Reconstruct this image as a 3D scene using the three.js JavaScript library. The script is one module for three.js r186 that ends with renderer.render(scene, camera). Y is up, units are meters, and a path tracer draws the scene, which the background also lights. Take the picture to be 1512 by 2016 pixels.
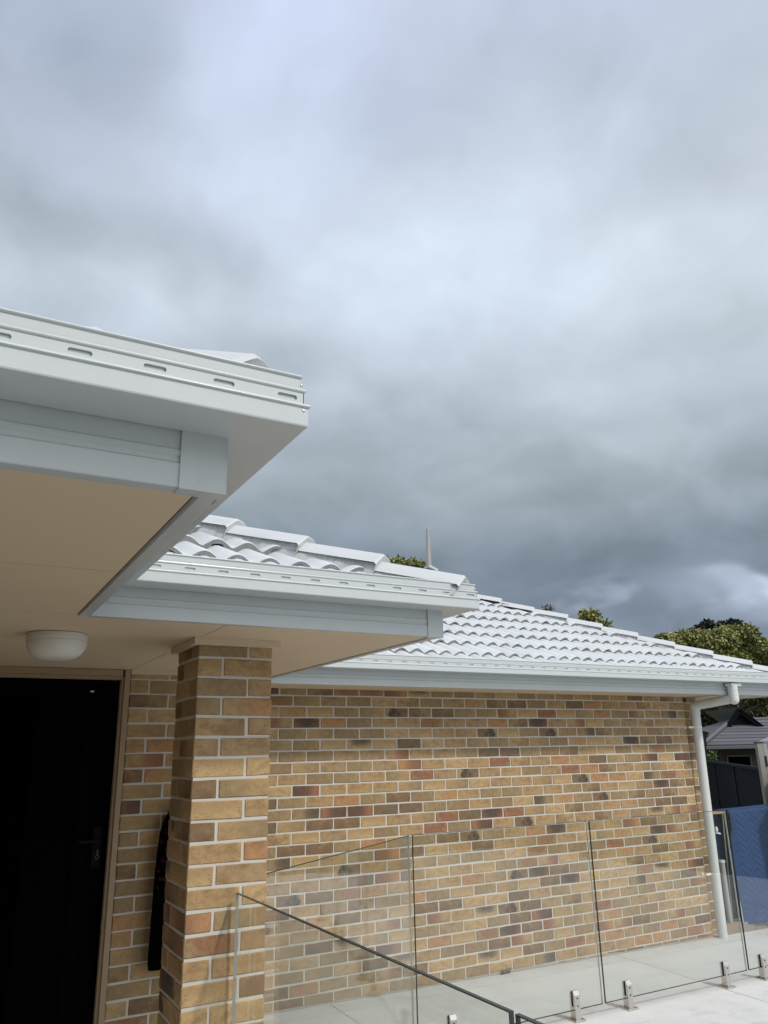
import * as THREE from 'three';
import { mergeGeometries, mergeVertices, toCreasedNormals } from 'three/addons/utils/BufferGeometryUtils.js';
import { ConvexGeometry } from 'three/addons/geometries/ConvexGeometry.js';
import { RoundedBoxGeometry } from 'three/addons/geometries/RoundedBoxGeometry.js';
import { ImprovedNoise } from 'three/addons/math/ImprovedNoise.js';

// ---------------------------------------------------------------- camera, sky, sun, exposure
const scene = new THREE.Scene();
const CAM = new THREE.Vector3(-7.0395, 1.786, 5.9495);
const camera = new THREE.PerspectiveCamera(67.15, 3 / 4, 0.05, 900);
camera.rotation.order = 'YXZ';
camera.rotation.set(0.30143, -0.51362, -0.02072);
camera.position.copy(CAM);
camera.updateMatrixWorld();
scene.add(camera);

const renderer = new THREE.WebGLRenderer({ antialias: true });
renderer.toneMapping = THREE.LinearToneMapping;
renderer.toneMappingExposure = 1.0;
renderer.shadowMap.enabled = true;

const sun = new THREE.DirectionalLight(new THREE.Color(1.0, 0.93, 0.83), 2.0);
const SUN_DIR = new THREE.Vector3(0.37, 1.12, 1.0).normalize();
sun.position.copy(SUN_DIR).multiplyScalar(40).add(new THREE.Vector3(-3, 0, 1));
sun.target.position.set(-3, 0, 1);
sun.castShadow = true;
sun.shadow.radius = 6;
sun.shadow.mapSize.set(4096, 4096);
Object.assign(sun.shadow.camera, { left: -25, right: 25, top: 25, bottom: -25, near: 1, far: 120 });
scene.add(sun, sun.target);

const noise = new ImprovedNoise();
function fbm(x, y, z, oct = 5) { let s = 0, a = 0.5, f = 1; for (let i = 0; i < oct; i++) { s += a * noise.noise(x * f, y * f, z * f); f *= 2.03; a *= 0.5; } return s; }
const lin = (c) => (c <= 0.04045 ? c / 12.92 : Math.pow((c + 0.055) / 1.055, 2.4));
// a direction for a place in the view (in photo pixels, 1512 x 2016)
const FOC = 1518.59;
function dirOf(u, v) { return new THREE.Vector3((u - 756) / FOC, -(v - 1008) / FOC, -1).applyQuaternion(camera.quaternion); }
function at(u, v, depth) { return dirOf(u, v).multiplyScalar(depth).add(CAM); }
const smooth = (a, b, x) => { const t = Math.min(1, Math.max(0, (x - a) / (b - a))); return t * t * (3 - 2 * t); };
{
  const W = 2048, H = 1024, data = new Float32Array(W * H * 4);
  // cloud banks: direction, angular size (degrees), brightness change, roundness
  const banks = [
    [560, 110, 9, 7, 0.10], [60, 90, 8, 8, -0.075], [330, 250, 10, 5, 0.05], [880, 200, 9, 5, -0.055], [1120, 240, 8, 6, 0.05], [1420, 190, 8, 5, -0.06],
    [300, 420, 14, 3.5, -0.065], [800, 520, 11, 5, 0.065], [1020, 560, 9, 6, 0.03], [1290, 590, 9, 4, 0.045], [160, 560, 8, 3, 0.03],
    [590, 690, 5, 2.4, -0.05], [690, 760, 4, 2, 0.045], [1010, 690, 10, 3, -0.03], [1440, 730, 6, 4, 0.03], [1180, 840, 6, 2.5, 0.045],
    [900, 850, 7, 2, -0.04], [600, 950, 4, 3, -0.05], [800, 970, 5, 2.5, 0.035], [1130, 970, 11, 2.2, -0.04], [1390, 940, 6, 2, 0.045],
    [1385, 1190, 1.9, 1.0, 0.18], [1450, 1163, 1.4, 0.4, 0.28], [1500, 1215, 2, 1.0, 0.08], [1100, 1130, 12, 2.2, -0.025],
  ].map(([u, v, sx, sy, a]) => { const d = dirOf(u, v).normalize(); return { az: Math.atan2(d.x, -d.z), el: Math.asin(d.y), sx: sx * Math.PI / 180, sy: sy * Math.PI / 180, a, c: Math.cos(Math.asin(d.y)) }; });
  const stops = [[-5, 0.54], [4, 0.57], [9, 0.555], [13, 0.555], [17, 0.65], [21, 0.71], [26, 0.765], [32, 0.81], [38, 0.81], [46, 0.765], [55, 0.785], [70, 0.79], [90, 0.79]];
  for (let j = 0; j < H; j++) {
    const el = ((j + 0.5) / H - 0.5) * Math.PI, eld = el * 180 / Math.PI;
    let k = 0; while (k < stops.length - 2 && eld > stops[k + 1][0]) k++;
    const base = stops[k][1] + (stops[k + 1][1] - stops[k][1]) * smooth(stops[k][0], stops[k + 1][0], eld);
    for (let i = 0; i < W; i++) {
      const a = ((i + 0.5) / W - 0.5) * 2 * Math.PI;
      const x = Math.cos(el) * Math.cos(a), z = Math.cos(el) * Math.sin(a), y = Math.sin(el);
      const az = Math.atan2(x, -z);
      let v = base;
      const p = 1 / (Math.max(y, 0) + 0.42);
      const px = x * p * 2.2, pz = z * p * 2.2;
      const w1 = fbm(px + 3.1, pz - 2.2, 0.7, 4), w2 = fbm(px - 7.3, pz + 5.2, 2.9, 4);
      const wx = w1 * 0.22, wy = w2 * 0.14;
      for (const b of banks) {
        let da = az - b.az; if (da > Math.PI) da -= 2 * Math.PI; if (da < -Math.PI) da += 2 * Math.PI;
        const q = ((da * b.c + wx) / b.sx) ** 2 + ((el - b.el + wy) / b.sy) ** 2;
        if (q < 9) v += b.a * Math.exp(-q * 0.8);
      }
      const big = fbm(px * 0.8 + w1 * 1.1, pz * 0.8 + w2 * 1.1, 5.5, 5), fine = fbm(px * 2.4 + w2 * 1.6, pz * 2.4 + w1 * 1.6, 9.1, 5);
      v += 0.085 * big + 0.085 * fine + 0.034 * fbm(px * 5.5 + w1 * 2.4 + big * 1.5, pz * 5.5 + w2 * 2.4, 14.2, 4);
      if (eld < 14 && eld > 0) { // broken low cloud
        const br = fbm(az * 9, el * 26, 3.3, 5);
        v += smooth(0.06, 0.38, br) * 0.16 * smooth(14, 9, eld) * smooth(0.15, 0.75, Math.abs(az) < 2 ? az : 0);
      }
      v = Math.max(0.36, Math.min(0.95, v));
      // darker cloud is more slate, bright cloud is pale lavender
      const t = smooth(0.45, 0.82, v), warp = 0.02 * w1;
      const bg = 1.06 + 0.05 * smooth(19, 11, eld) + 0.065 * smooth(34, 54, eld + w2 * 14) + warp;
      const r = lin(v * (0.893 + 0.05 * t)), g = lin(v), b2 = lin(Math.min(1, v * bg));
      const o = (j * W + i) * 4;
      // the veiled sun brightens the thin cloud round it
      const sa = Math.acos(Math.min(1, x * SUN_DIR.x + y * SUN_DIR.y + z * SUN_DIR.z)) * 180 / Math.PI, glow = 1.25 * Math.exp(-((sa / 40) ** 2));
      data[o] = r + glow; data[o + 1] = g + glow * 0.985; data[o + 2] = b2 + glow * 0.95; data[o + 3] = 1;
    }
  }
  const sky = new THREE.DataTexture(data, W, H, THREE.RGBAFormat, THREE.FloatType);
  sky.mapping = THREE.EquirectangularReflectionMapping;
  sky.magFilter = THREE.LinearFilter; sky.minFilter = THREE.LinearFilter;
  sky.colorSpace = THREE.LinearSRGBColorSpace;
  sky.needsUpdate = true;
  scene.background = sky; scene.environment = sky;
}

// ---------------------------------------------------------------- helpers
let seed = 20240611;
function rnd() { seed = (seed + 0x6D2B79F5) | 0; let t = Math.imul(seed ^ (seed >>> 15), 1 | seed); t = (t + Math.imul(t ^ (t >>> 7), 61 | t)) ^ t; return ((t ^ (t >>> 14)) >>> 0) / 4294967296; }
const rr = (a, b) => a + (b - a) * rnd();
const pick = (l) => l[Math.floor(rnd() * l.length)];
const used = {};
function numbered(n) { used[n] = (used[n] || 0) + 1; return used[n] === 1 ? n : `${n}_${String(used[n] - 1).padStart(3, '0')}`; }
function tag(o, label, category, group, kind) { if (label) o.userData.label = label; if (category) o.userData.category = category; if (group) o.userData.group = group; if (kind) o.userData.kind = kind; return o; }
function thing(name, label, category, pos = [0, 0, 0], group) { const o = new THREE.Group(); o.name = numbered(name); o.position.set(...pos); scene.add(o); return tag(o, label, category, group); }
function mesh(name, geo, mat, parent, pos) { const m = new THREE.Mesh(geo, mat); m.name = parent === scene ? numbered(name) : name; m.castShadow = m.receiveShadow = true; if (pos) m.position.set(...pos); parent.add(m); return m; }
function box(w, h, d, x = 0, y = 0, z = 0) { const g = new THREE.BoxGeometry(w, h, d); g.translate(x, y, z); return g; }
function rbox(w, h, d, r, x = 0, y = 0, z = 0, seg = 2) { const g = new RoundedBoxGeometry(w, h, d, seg, r); g.translate(x, y, z); return g; }
const plain = (g) => { const n = g.index ? g.toNonIndexed() : g; for (const k of Object.keys(n.attributes)) if (!['position', 'normal', 'uv'].includes(k)) n.deleteAttribute(k); if (!n.attributes.uv) n.setAttribute('uv', new THREE.BufferAttribute(new Float32Array(n.attributes.position.count * 2), 2)); return n; };
const merge = (list) => mergeGeometries(list.map(plain), false);
function soup(tris, uvs) { const g = new THREE.BufferGeometry(); g.setAttribute('position', new THREE.Float32BufferAttribute(tris, 3)); if (uvs) g.setAttribute('uv', new THREE.Float32BufferAttribute(uvs, 2)); g.computeVertexNormals(); return g; }
function tube(points, r, seg = 8, n = 24) { return new THREE.TubeGeometry(new THREE.CatmullRomCurve3(points.map((p) => new THREE.Vector3(...p))), n, r, seg); }
function bar(a, b, r, seg = 10, r2 = r) { const A = new THREE.Vector3(...a), B = new THREE.Vector3(...b), d = B.clone().sub(A); const g = new THREE.CylinderGeometry(r2, r, d.length(), seg); g.translate(0, d.length() / 2, 0); g.applyQuaternion(new THREE.Quaternion().setFromUnitVectors(new THREE.Vector3(0, 1, 0), d.normalize())); g.translate(...a); return g; }
function tex(w, h, fn, { srgb = false, repeat } = {}) {
  const d = new Uint8Array(w * h * 4);
  for (let j = 0; j < h; j++) for (let i = 0; i < w; i++) { const c = fn(i / w, j / h, i, j), o = (j * w + i) * 4; if (typeof c === 'number') { d[o] = d[o + 1] = d[o + 2] = Math.max(0, Math.min(255, c * 255)); } else for (let k = 0; k < 3; k++) d[o + k] = Math.max(0, Math.min(255, (srgb ? (c[k] <= 0.0031308 ? c[k] * 12.92 : 1.055 * Math.pow(Math.max(c[k], 0), 1 / 2.4) - 0.055) : c[k]) * 255)); d[o + 3] = 255; }
  const t = new THREE.DataTexture(d, w, h, THREE.RGBAFormat);
  t.wrapS = t.wrapT = THREE.RepeatWrapping; t.magFilter = THREE.LinearFilter; t.minFilter = THREE.LinearMipmapLinearFilter; t.generateMipmaps = true;
  if (srgb) t.colorSpace = THREE.SRGBColorSpace;
  if (repeat) t.repeat.set(...repeat);
  t.needsUpdate = true; return t;
}
// tileable noise: sample on a torus-like blend
function tileNoise(u, v, f, z, oct = 4) { const a = fbm(u * f, v * f, z, oct), b = fbm((u - 1) * f, v * f, z, oct), c = fbm(u * f, (v - 1) * f, z, oct), d = fbm((u - 1) * f, (v - 1) * f, z, oct); return (a * (1 - u) + b * u) * (1 - v) + (c * (1 - u) + d * u) * v; }
const std = (o) => new THREE.MeshStandardMaterial(o);
const rgb = (r, g, b) => new THREE.Color().setRGB(r, g, b);

// ---------------------------------------------------------------- materials
const fineGrain = tex(256, 256, (u, v) => 0.5 + 0.7 * tileNoise(u, v, 60, 1.2, 3));
const grime = tex(512, 512, (u, v) => { const n = tileNoise(u, v, 5, 4.4, 5); const s = tileNoise(u * 1, v * 0.3, 26, 8.8, 3); const k = 1 - Math.max(0, n * 0.16) - Math.max(0, s) * 0.05; return [k, k, k * 0.99]; }, { srgb: true });
const M = {};
M.white = std({ color: rgb(0.53, 0.565, 0.58), roughness: 0.22, map: grime });
M.whiteInner = std({ color: rgb(0.42, 0.44, 0.45), roughness: 0.5 });
M.pipe = std({ color: rgb(0.63, 0.65, 0.645), roughness: 0.38, map: grime });
M.outlet = std({ color: rgb(0.66, 0.67, 0.67), roughness: 0.35 });
const tilePaint = tex(512, 512, (u, v) => { const n = tileNoise(u, v, 7, 2.1, 5), s = tileNoise(u, v, 70, 5.0, 2); const g = Math.max(0, tileNoise(u, v * 0.25, 22, 6.3, 4)); const k = 0.98 - Math.max(0, n) * 0.26 - Math.max(0, s - 0.15) * 0.7 - g * 0.16; return [k, k * 1.0, k * 0.995]; }, { srgb: true });
M.tile = [0.58, 0.605, 0.63, 0.615].map((a) => std({ color: rgb(a, a * 1.04, a * 1.055), roughness: 0.36, map: tilePaint, bumpMap: fineGrain, bumpScale: 0.0006, side: THREE.DoubleSide }));
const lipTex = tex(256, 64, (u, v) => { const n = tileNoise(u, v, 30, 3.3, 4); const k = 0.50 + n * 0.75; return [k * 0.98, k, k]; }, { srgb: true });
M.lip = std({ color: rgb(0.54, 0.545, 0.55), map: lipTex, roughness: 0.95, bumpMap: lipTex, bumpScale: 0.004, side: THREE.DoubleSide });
const bedTex = tex(512, 256, (u, v) => { const n = tileNoise(u, v, 5, 7.1, 4), s = tileNoise(u, v * 0.12, 48, 2.0, 3), g = tileNoise(u, v, 80, 1.0, 2); const k = 0.80 + n * 0.18 - Math.max(0, s) * 0.42 + g * 0.18; return [k * 0.985, k, k * 1.01]; }, { srgb: true });
M.bed = std({ color: rgb(0.56, 0.57, 0.58), map: bedTex, roughness: 0.8, bumpMap: bedTex, bumpScale: 0.003, side: THREE.DoubleSide });
M.cap = std({ color: rgb(0.55, 0.57, 0.58), map: tilePaint, roughness: 0.45, bumpMap: fineGrain, bumpScale: 0.0008, side: THREE.DoubleSide });
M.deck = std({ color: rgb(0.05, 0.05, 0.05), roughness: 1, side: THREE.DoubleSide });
const soffTex = tex(512, 512, (u, v) => { const n = tileNoise(u, v, 3, 6.1, 4), m = tileNoise(u, v, 14, 1.7, 3); const k = 1 - Math.max(0, n) * 0.12 - Math.max(0, m) * 0.03; return [k, k * (1 - Math.max(0, n) * 0.04), k * (1 - Math.max(0, n) * 0.10)]; }, { srgb: true });
M.soffit = std({ color: rgb(0.60, 0.48, 0.335), roughness: 0.75, map: soffTex });
M.bead = std({ color: rgb(0.62, 0.49, 0.35), roughness: 0.7 });
M.timber = std({ color: rgb(0.34, 0.245, 0.16), roughness: 0.55 });
M.mortar = std({ color: rgb(0.545, 0.525, 0.475), roughness: 0.95, bumpMap: fineGrain, bumpScale: 0.0015 });
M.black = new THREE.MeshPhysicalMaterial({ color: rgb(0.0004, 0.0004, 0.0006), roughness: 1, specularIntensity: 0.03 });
M.blackFrame = new THREE.MeshPhysicalMaterial({ color: rgb(0.001, 0.0012, 0.0022), roughness: 0.8, specularIntensity: 0.08 });
M.steel = std({ color: rgb(0.62, 0.60, 0.575), metalness: 1, roughness: 0.2 });
M.rubber = std({ color: rgb(0.008, 0.008, 0.008), roughness: 0.7 });
M.glass = new THREE.MeshPhysicalMaterial({ color: rgb(0.972, 0.985, 0.976), transmission: 1, thickness: 0, roughness: 0.0, ior: 1.5, specularIntensity: 1 });
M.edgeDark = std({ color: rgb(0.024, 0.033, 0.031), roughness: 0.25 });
M.edgePale = std({ color: rgb(0.42, 0.47, 0.45), roughness: 0.3 });  // dark and pale copies paint how each glass edge takes the light

// brick faces: one small texture for each kind, with its own fire marks and speckle
const BW = 160, BH = 56;
function brickTex(base, k) {
  const z = k * 3.7 + 0.5;
  return tex(BW, BH, (u, v) => {
    const n = fbm(u * 5, v * 2, z, 4), sp = fbm(u * 34, v * 12.5, z + 9, 3), streak = fbm(u * 14, v * 34, z + 3, 2);
    let c = base.c.map((x) => x * (1 + n * 0.42 + streak * 0.14));
    { const m = smooth(0.02, 0.42, fbm(u * 3.1 + k, v * 1.6, z + 21, 3)) * (base.mot ?? 0.5), alt = base.alt || [0.235, 0.14, 0.07]; c = c.map((x, i) => x * (1 - m) + alt[i] * (1 + n * 0.3) * m); }
    if (base.to) { const t = smooth(0.25, 0.75, base.dir === 'v' ? v + n * 0.5 : u + n * 0.5); c = c.map((x, i) => x * (1 - t) + base.to[i] * (1 + n * 0.3) * t); }
    for (const [bx, by, sx, sy, str, col] of base.marks || []) { const q = ((u - bx + n * 0.35) / sx) ** 2 + ((v - by + n * 0.6) / sy) ** 2; const t = str * smooth(1.5, 0.05, q + 0.5 * n); c = c.map((x, i) => x * (1 - t) + col[i] * (1 + n * 0.25) * t); }
    const dots = smooth(0.18, 0.36, sp) * (base.dots ?? 0.4), pale = smooth(0.26, 0.42, -sp) * 0.22;
    c = c.map((x) => x * (1 - dots) + x * pale * 0.8);
    return c;
  }, { srgb: true });
}
const TAN = [0.385, 0.258, 0.128], OLIVE = [0.285, 0.203, 0.106], SAND = [0.43, 0.296, 0.15], ORANGE = [0.40, 0.22, 0.104], BROWN = [0.20, 0.127, 0.07], RED = [0.255, 0.125, 0.07], GREY = [0.165, 0.118, 0.072], BURN = [0.062, 0.049, 0.04], RUST = [0.265, 0.122, 0.062];
const brickKinds = [
  { w: 10, c: TAN }, { w: 9, c: TAN, to: OLIVE }, { w: 11, c: OLIVE }, { w: 6, c: SAND }, { w: 6, c: SAND, to: TAN, dir: 'v' }, { w: 7, c: [0.33, 0.225, 0.118] }, { w: 6, c: OLIVE, to: [0.265, 0.175, 0.098] },
  { w: 2.2, c: ORANGE }, { w: 3, c: ORANGE, to: TAN }, { w: 5.5, c: BROWN, alt: TAN, mot: 0.5 }, { w: 3, c: GREY, to: BROWN, alt: RUST }, { w: 4, c: BROWN, to: OLIVE },
  { w: 1.6, c: RED, alt: ORANGE, mot: 0.8, dots: 0.6 }, { w: 3, c: TAN, to: RED, dots: 0.5 }, { w: 2.5, c: OLIVE, marks: [[0.45, 0.55, 0.5, 0.8, 0.75, RUST]], dots: 0.45 }, { w: 1.4, c: RED, alt: ORANGE, mot: 0.7, marks: [[0.72, 0.5, 0.45, 1.0, 0.7, BURN]], dots: 0.5 },
  { w: 1.6, c: SAND, marks: [[0.55, 0.95, 0.55, 0.7, 0.8, BURN]] }, { w: 1.5, c: RUST, to: BROWN, marks: [[0.5, 0.65, 0.5, 0.8, 0.85, BURN]] }, { w: 2, c: TAN, marks: [[0.2, 0.45, 0.36, 0.8, 0.6, BROWN]] }, { w: 1.2, c: BURN, to: BROWN, marks: [[0.02, 0.5, 0.2, 1.4, 0.9, TAN]], dots: 0.2 },
  { w: 1.5, c: OLIVE, marks: [[0.85, 0.6, 0.45, 1.0, 0.75, BURN]] }, { w: 1.6, c: ORANGE, to: BROWN, marks: [[0.6, 0.4, 0.35, 0.8, 0.7, RED]], dots: 0.5 },
];
M.brick = brickKinds.map((b, k) => { const t = brickTex(b, k); return std({ map: t, bumpMap: t, bumpScale: 0.004, roughness: 0.92 }); });
const wsum = brickKinds.reduce((s, b) => s + b.w, 0);
function brickKind() { let r = rnd() * wsum; for (let k = 0; k < brickKinds.length; k++) { r -= brickKinds[k].w; if (r <= 0) return k; } return 0; }

// concrete
const concTex = tex(1024, 1024, (u, v) => { const a = tileNoise(u, v, 4, 3.1, 5), b = tileNoise(u, v, 16, 5.9, 4), s = tileNoise(u, v, 90, 0.4, 2); const w = tileNoise(u, v * 2.0, 9, 9.9, 5), st = smooth(0.12, 0.4, -w); const k = 0.95 + a * 0.30 + b * 0.14 + s * 0.10 - st * 0.10; return [k * (1 + a * 0.02), k, k * (0.985 - a * 0.03)]; }, { srgb: true });
M.concrete = std({ color: rgb(0.575, 0.585, 0.585), map: concTex, roughness: 0.85, bumpMap: concTex, bumpScale: 0.003 });
M.paver = std({ color: rgb(0.31, 0.305, 0.29), map: concTex, roughness: 0.9, bumpMap: concTex, bumpScale: 0.004 });
M.groove = std({ color: rgb(0.20, 0.195, 0.185), roughness: 1 });
const earthTex = tex(512, 512, (u, v) => { const a = tileNoise(u, v, 8, 3.1, 5), b = tileNoise(u, v, 50, 5.9, 3); const k = 0.75 + a * 0.4 + b * 0.4; return [0.10 * k, 0.11 * k, 0.05 * k]; }, { srgb: true });
M.earth = std({ map: earthTex, roughness: 1 });

// ---------------------------------------------------------------- ground and patio
const groundY = (x, z) => -0.046 - 0.0128 * x - 0.020 * z;
{
  const g = new THREE.PlaneGeometry(900, 900); g.rotateX(-Math.PI / 2);
  const uv = g.attributes.uv; for (let i = 0; i < uv.count; i++) uv.setXY(i, uv.getX(i) * 300, uv.getY(i) * 300);
  const m = mesh('ground', g, M.earth, scene, [0, -0.75, 0]); m.userData.kind = 'structure';
  const patio = new THREE.Group(); patio.name = 'patio'; patio.userData.kind = 'structure'; scene.add(patio);
  const xs = [-12.9, -10.0, -7.12, -5.93, -4.24, -1.36, 1.52, 4.4], zs = [-9, -2.66, 0.22, 3.1, 5.98, 8.86, 11.74], gap = 0.0035;
  for (let i = 0; i < xs.length - 1; i++) for (let j = 0; j < zs.length - 1; j++) {
    if (zs[j] < -3 && xs[i] < -2) continue;
    const P = [], U = [], nx = 1, x0 = xs[i] + gap, x1 = xs[i + 1] - gap, z0 = zs[j] + gap, z1 = zs[j + 1] - gap;
    const put = (x, z, dy = 0) => { P.push(x, groundY(x, z) + dy, z); U.push(x / 2.6 + i * 0.37, z / 2.6 + j * 0.61); };
    const quad = (a, b, c, d) => { put(...a); put(...b); put(...c); put(...a); put(...c); put(...d); };
    quad([x0, z0], [x0, z1], [x1, z1], [x1, z0]);
    for (const [a, b] of [[[x0, z1], [x1, z1]], [[x1, z1], [x1, z0]], [[x1, z0], [x0, z0]], [[x0, z0], [x0, z1]]]) quad([...a], [...a, -0.12], [...b, -0.12], [...b]);
    mesh('slab', soup(P, U), zs[j] > 3 && xs[i] < -6 ? M.paver : M.concrete, patio);
  }
  const P = []; const put = (x, z) => P.push(x, groundY(x, z) - 0.006, z);
  put(-12.9, -9); put(-12.9, 11.7); put(4.4, 11.7); put(-12.9, -9); put(4.4, 11.7); put(4.4, -9);
  mesh('joint_bed', soup(P), M.groove, patio);
}

// ---------------------------------------------------------------- the house
const house = thing('house', 'yellow brown brick house with white tiled roof, stepped white eaves and cream soffit', 'house');
const COURSE = 0.086, MOD = 0.24, TOPY = 27 * COURSE;
const SOF = 2.292, FB = 2.287, GB = 2.406;          // soffit, fascia bottom, gutter bottom

function chamferBrick(w, h, d, k) {
  const c = 0.0035, pts = [], j = () => (rnd() - 0.5) * 0.0032;
  for (const sx of [-1, 1]) for (const sy of [-1, 1]) for (const sz of [-1, 1]) {
    const X = sx * (w / 2) + j(), Y = sy * (h / 2) + j(), Z = sz * (d / 2) + j() * 0.6;
    pts.push(new THREE.Vector3(X - sx * c, Y - sy * c, Z), new THREE.Vector3(X - sx * c, Y, Z - sz * c), new THREE.Vector3(X, Y - sy * c, Z - sz * c));
  }
  const g = new ConvexGeometry(pts); g.computeVertexNormals();
  const p = g.attributes.position, n = g.attributes.normal, uv = new Float32Array(p.count * 2);
  for (let i = 0; i < p.count; i++) {
    const side = Math.abs(n.getX(i)) > Math.abs(n.getZ(i)) && Math.abs(n.getX(i)) > Math.abs(n.getY(i)), top = Math.abs(n.getY(i)) > 0.8;
    uv[2 * i] = side ? (p.getZ(i) + d / 2) / 0.232 : (p.getX(i) + w / 2) / 0.232 + (w < 0.15 ? k * 0.25 : 0);
    uv[2 * i + 1] = top ? (p.getZ(i) + d / 2) / 0.12 : (p.getY(i) + h / 2) / 0.078;
  }
  g.setAttribute('uv', new THREE.BufferAttribute(uv, 2)); return g;
}
const fullBricks = [0, 1, 2, 3, 4].map((k) => chamferBrick(0.2285, 0.0745, 0.11, k)), halfBricks = [0, 1, 2].map((k) => chamferBrick(0.1085, 0.0745, 0.11, k));
const bricks = [];      // {wall, geo, kind, x, y, z, turn}
function layBrick(wall, half, x, y, z, turn = 0, scaleX = 1) {
  const kind = brickKind();
  bricks.push({ wall, geo: pick(half ? halfBricks : fullBricks), kind, x, y: y + rr(-0.0012, 0.0012), z, turn: turn + (rnd() < 0.5 ? Math.PI : 0), scaleX, out: rr(-0.0018, 0.0018) });
}
function brickWall(name, x0, x1, z, yTop, courses, originX, parity, face = 'z') { // face of the bricks at z, bricks run along x; parity: course c with joints at originX + n*MOD when (c % 2) === parity
  const len = x1 - x0, H = yTop - (yTop - courses * COURSE);
  const core = mesh(name, (() => { const g = box(len, H, 0.102, (x0 + x1) / 2, yTop - H / 2, z - 0.0045 - 0.051); const uv = g.attributes.uv; for (let i = 0; i < uv.count; i++) uv.setXY(i, uv.getX(i) * len * 3, uv.getY(i) * H * 3); return g; })(), M.mortar, house);
  for (let c = 1; c <= courses; c++) {
    const y = yTop - (c - 0.5) * COURSE, off = c % 2 === parity ? 0 : MOD / 2;
    const first = Math.floor((x0 - originX - off) / MOD) - 1, last = Math.ceil((x1 - originX - off) / MOD) + 1;
    for (let n = first; n <= last; n++) {
      let a = originX + off + n * MOD + 0.005, b = a + 0.23;
      if (b < x0 + 0.04 || a > x1 - 0.04) continue;
      a = Math.max(a, x0); b = Math.min(b, x1);
      const w = b - a; if (w < 0.04) continue;
      const half = w < 0.16;
      layBrick(core, half, (a + b) / 2, y, z - 0.055, 0, w / (half ? 0.11 : 0.23));
    }
  }
  return core;
}
// far wall: right end at x = 0, face at z = 0
brickWall('far_wall', -5.60, 0, 0, TOPY, 28, 0, 0);
// recessed strip round the corner behind the downpipe, and the side wall
brickWall('corner_wall', -0.30, 0.285, -0.065, TOPY, 28, 0.285, 0);
// wall beside the door
brickWall('door_wall', -6.055, -5.60, 1.03, TOPY, 28, -6.06, 1);
const sideWall = mesh('side_wall', box(0.102, 28 * COURSE, 1.03, -5.655, TOPY - 14 * COURSE, 0.49), M.mortar, house);
for (let c = 1; c <= 28; c++) for (let n = 0; n < 5; n++) { const z = 0.90 - n * MOD - (c % 2 ? 0.12 : 0); if (z > 0.05) layBrick(sideWall, false, -5.655, TOPY - (c - 0.5) * COURSE, z, Math.PI / 2); }
mesh('end_wall', box(0.11, 2.45, 7.0, 0.228, 1.1, -3.68), M.mortar, house);
mesh('rear_wall', box(6.0, 2.45, 0.11, -2.6, 1.1, -7.3), M.mortar, house);
const addedPorchWall = mesh('added_porch_wall', box(0.102, 28 * COURSE, 3.2, -7.45 - 0.0555, TOPY - 14 * COURSE, 2.62), M.mortar, house);  // unseen wall, added to keep light from the left out of the porch
for (let c = 1; c <= 28; c++) for (let n = 0; n < 14; n++) { const z = 1.15 + n * MOD + (c % 2 ? 0.12 : 0); if (z < 4.15) layBrick(addedPorchWall, false, -7.505, TOPY - (c - 0.5) * COURSE, z, Math.PI / 2); }
// rough mortar and grit along the foot of the far wall
{
  const P = [], n = 150; let y0 = [], z0 = [];
  for (let i = 0; i <= n; i++) { const x = -5.5 + 5.5 * i / n; y0.push(0.006 + 0.012 * (fbm(x * 6, 0.3, 1.1, 3) + 0.5)); z0.push(0.012 + 0.022 * (fbm(x * 4, 7.3, 1.1, 4) + 0.4)); }
  for (let i = 0; i < n; i++) { const xa = -5.5 + 5.5 * i / n, xb = -5.5 + 5.5 * (i + 1) / n; const A = [xa, groundY(xa, 0) + y0[i], -0.004], B = [xb, groundY(xb, 0) + y0[i + 1], -0.004], C = [xb, groundY(xb, z0[i + 1]) - 0.002, Math.max(0.002, z0[i + 1])], D = [xa, groundY(xa, z0[i]) - 0.002, Math.max(0.002, z0[i])]; P.push(...A, ...D, ...C, ...A, ...C, ...B); }
  mesh('wall_foot', soup(P), std({ color: rgb(0.30, 0.275, 0.24), roughness: 1 }), house);
}

// brick column
const KX = -6.0657, KZ = 2.5108, KS = 0.35, KDY = -0.0293, KTOP = TOPY + KDY;
const column = mesh('column', box(KS - 0.009, 28 * COURSE, KS - 0.009, KX + KS / 2, KTOP - 14 * COURSE, KZ - KS / 2), M.mortar, house);
for (let c = 1; c <= 28; c++) {
  const y = KTOP - (c - 0.5) * COURSE, cx = KX + KS / 2, cz = KZ - KS / 2, q = KS / 2 - 0.055, r = KS / 2 - 0.115;
  const s = c % 2 ? -1 : 1; // pinwheel, turned the other way each course
  layBrick(column, false, cx + s * (KS / 2 - 0.115), y, cz + q, 0);
  layBrick(column, false, cx - s * (KS / 2 - 0.115), y, cz - q, 0);
  layBrick(column, false, cx + q, y, cz - s * (KS / 2 - 0.115), Math.PI / 2);
  layBrick(column, false, cx - q, y, cz + s * (KS / 2 - 0.115), Math.PI / 2);
}
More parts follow.
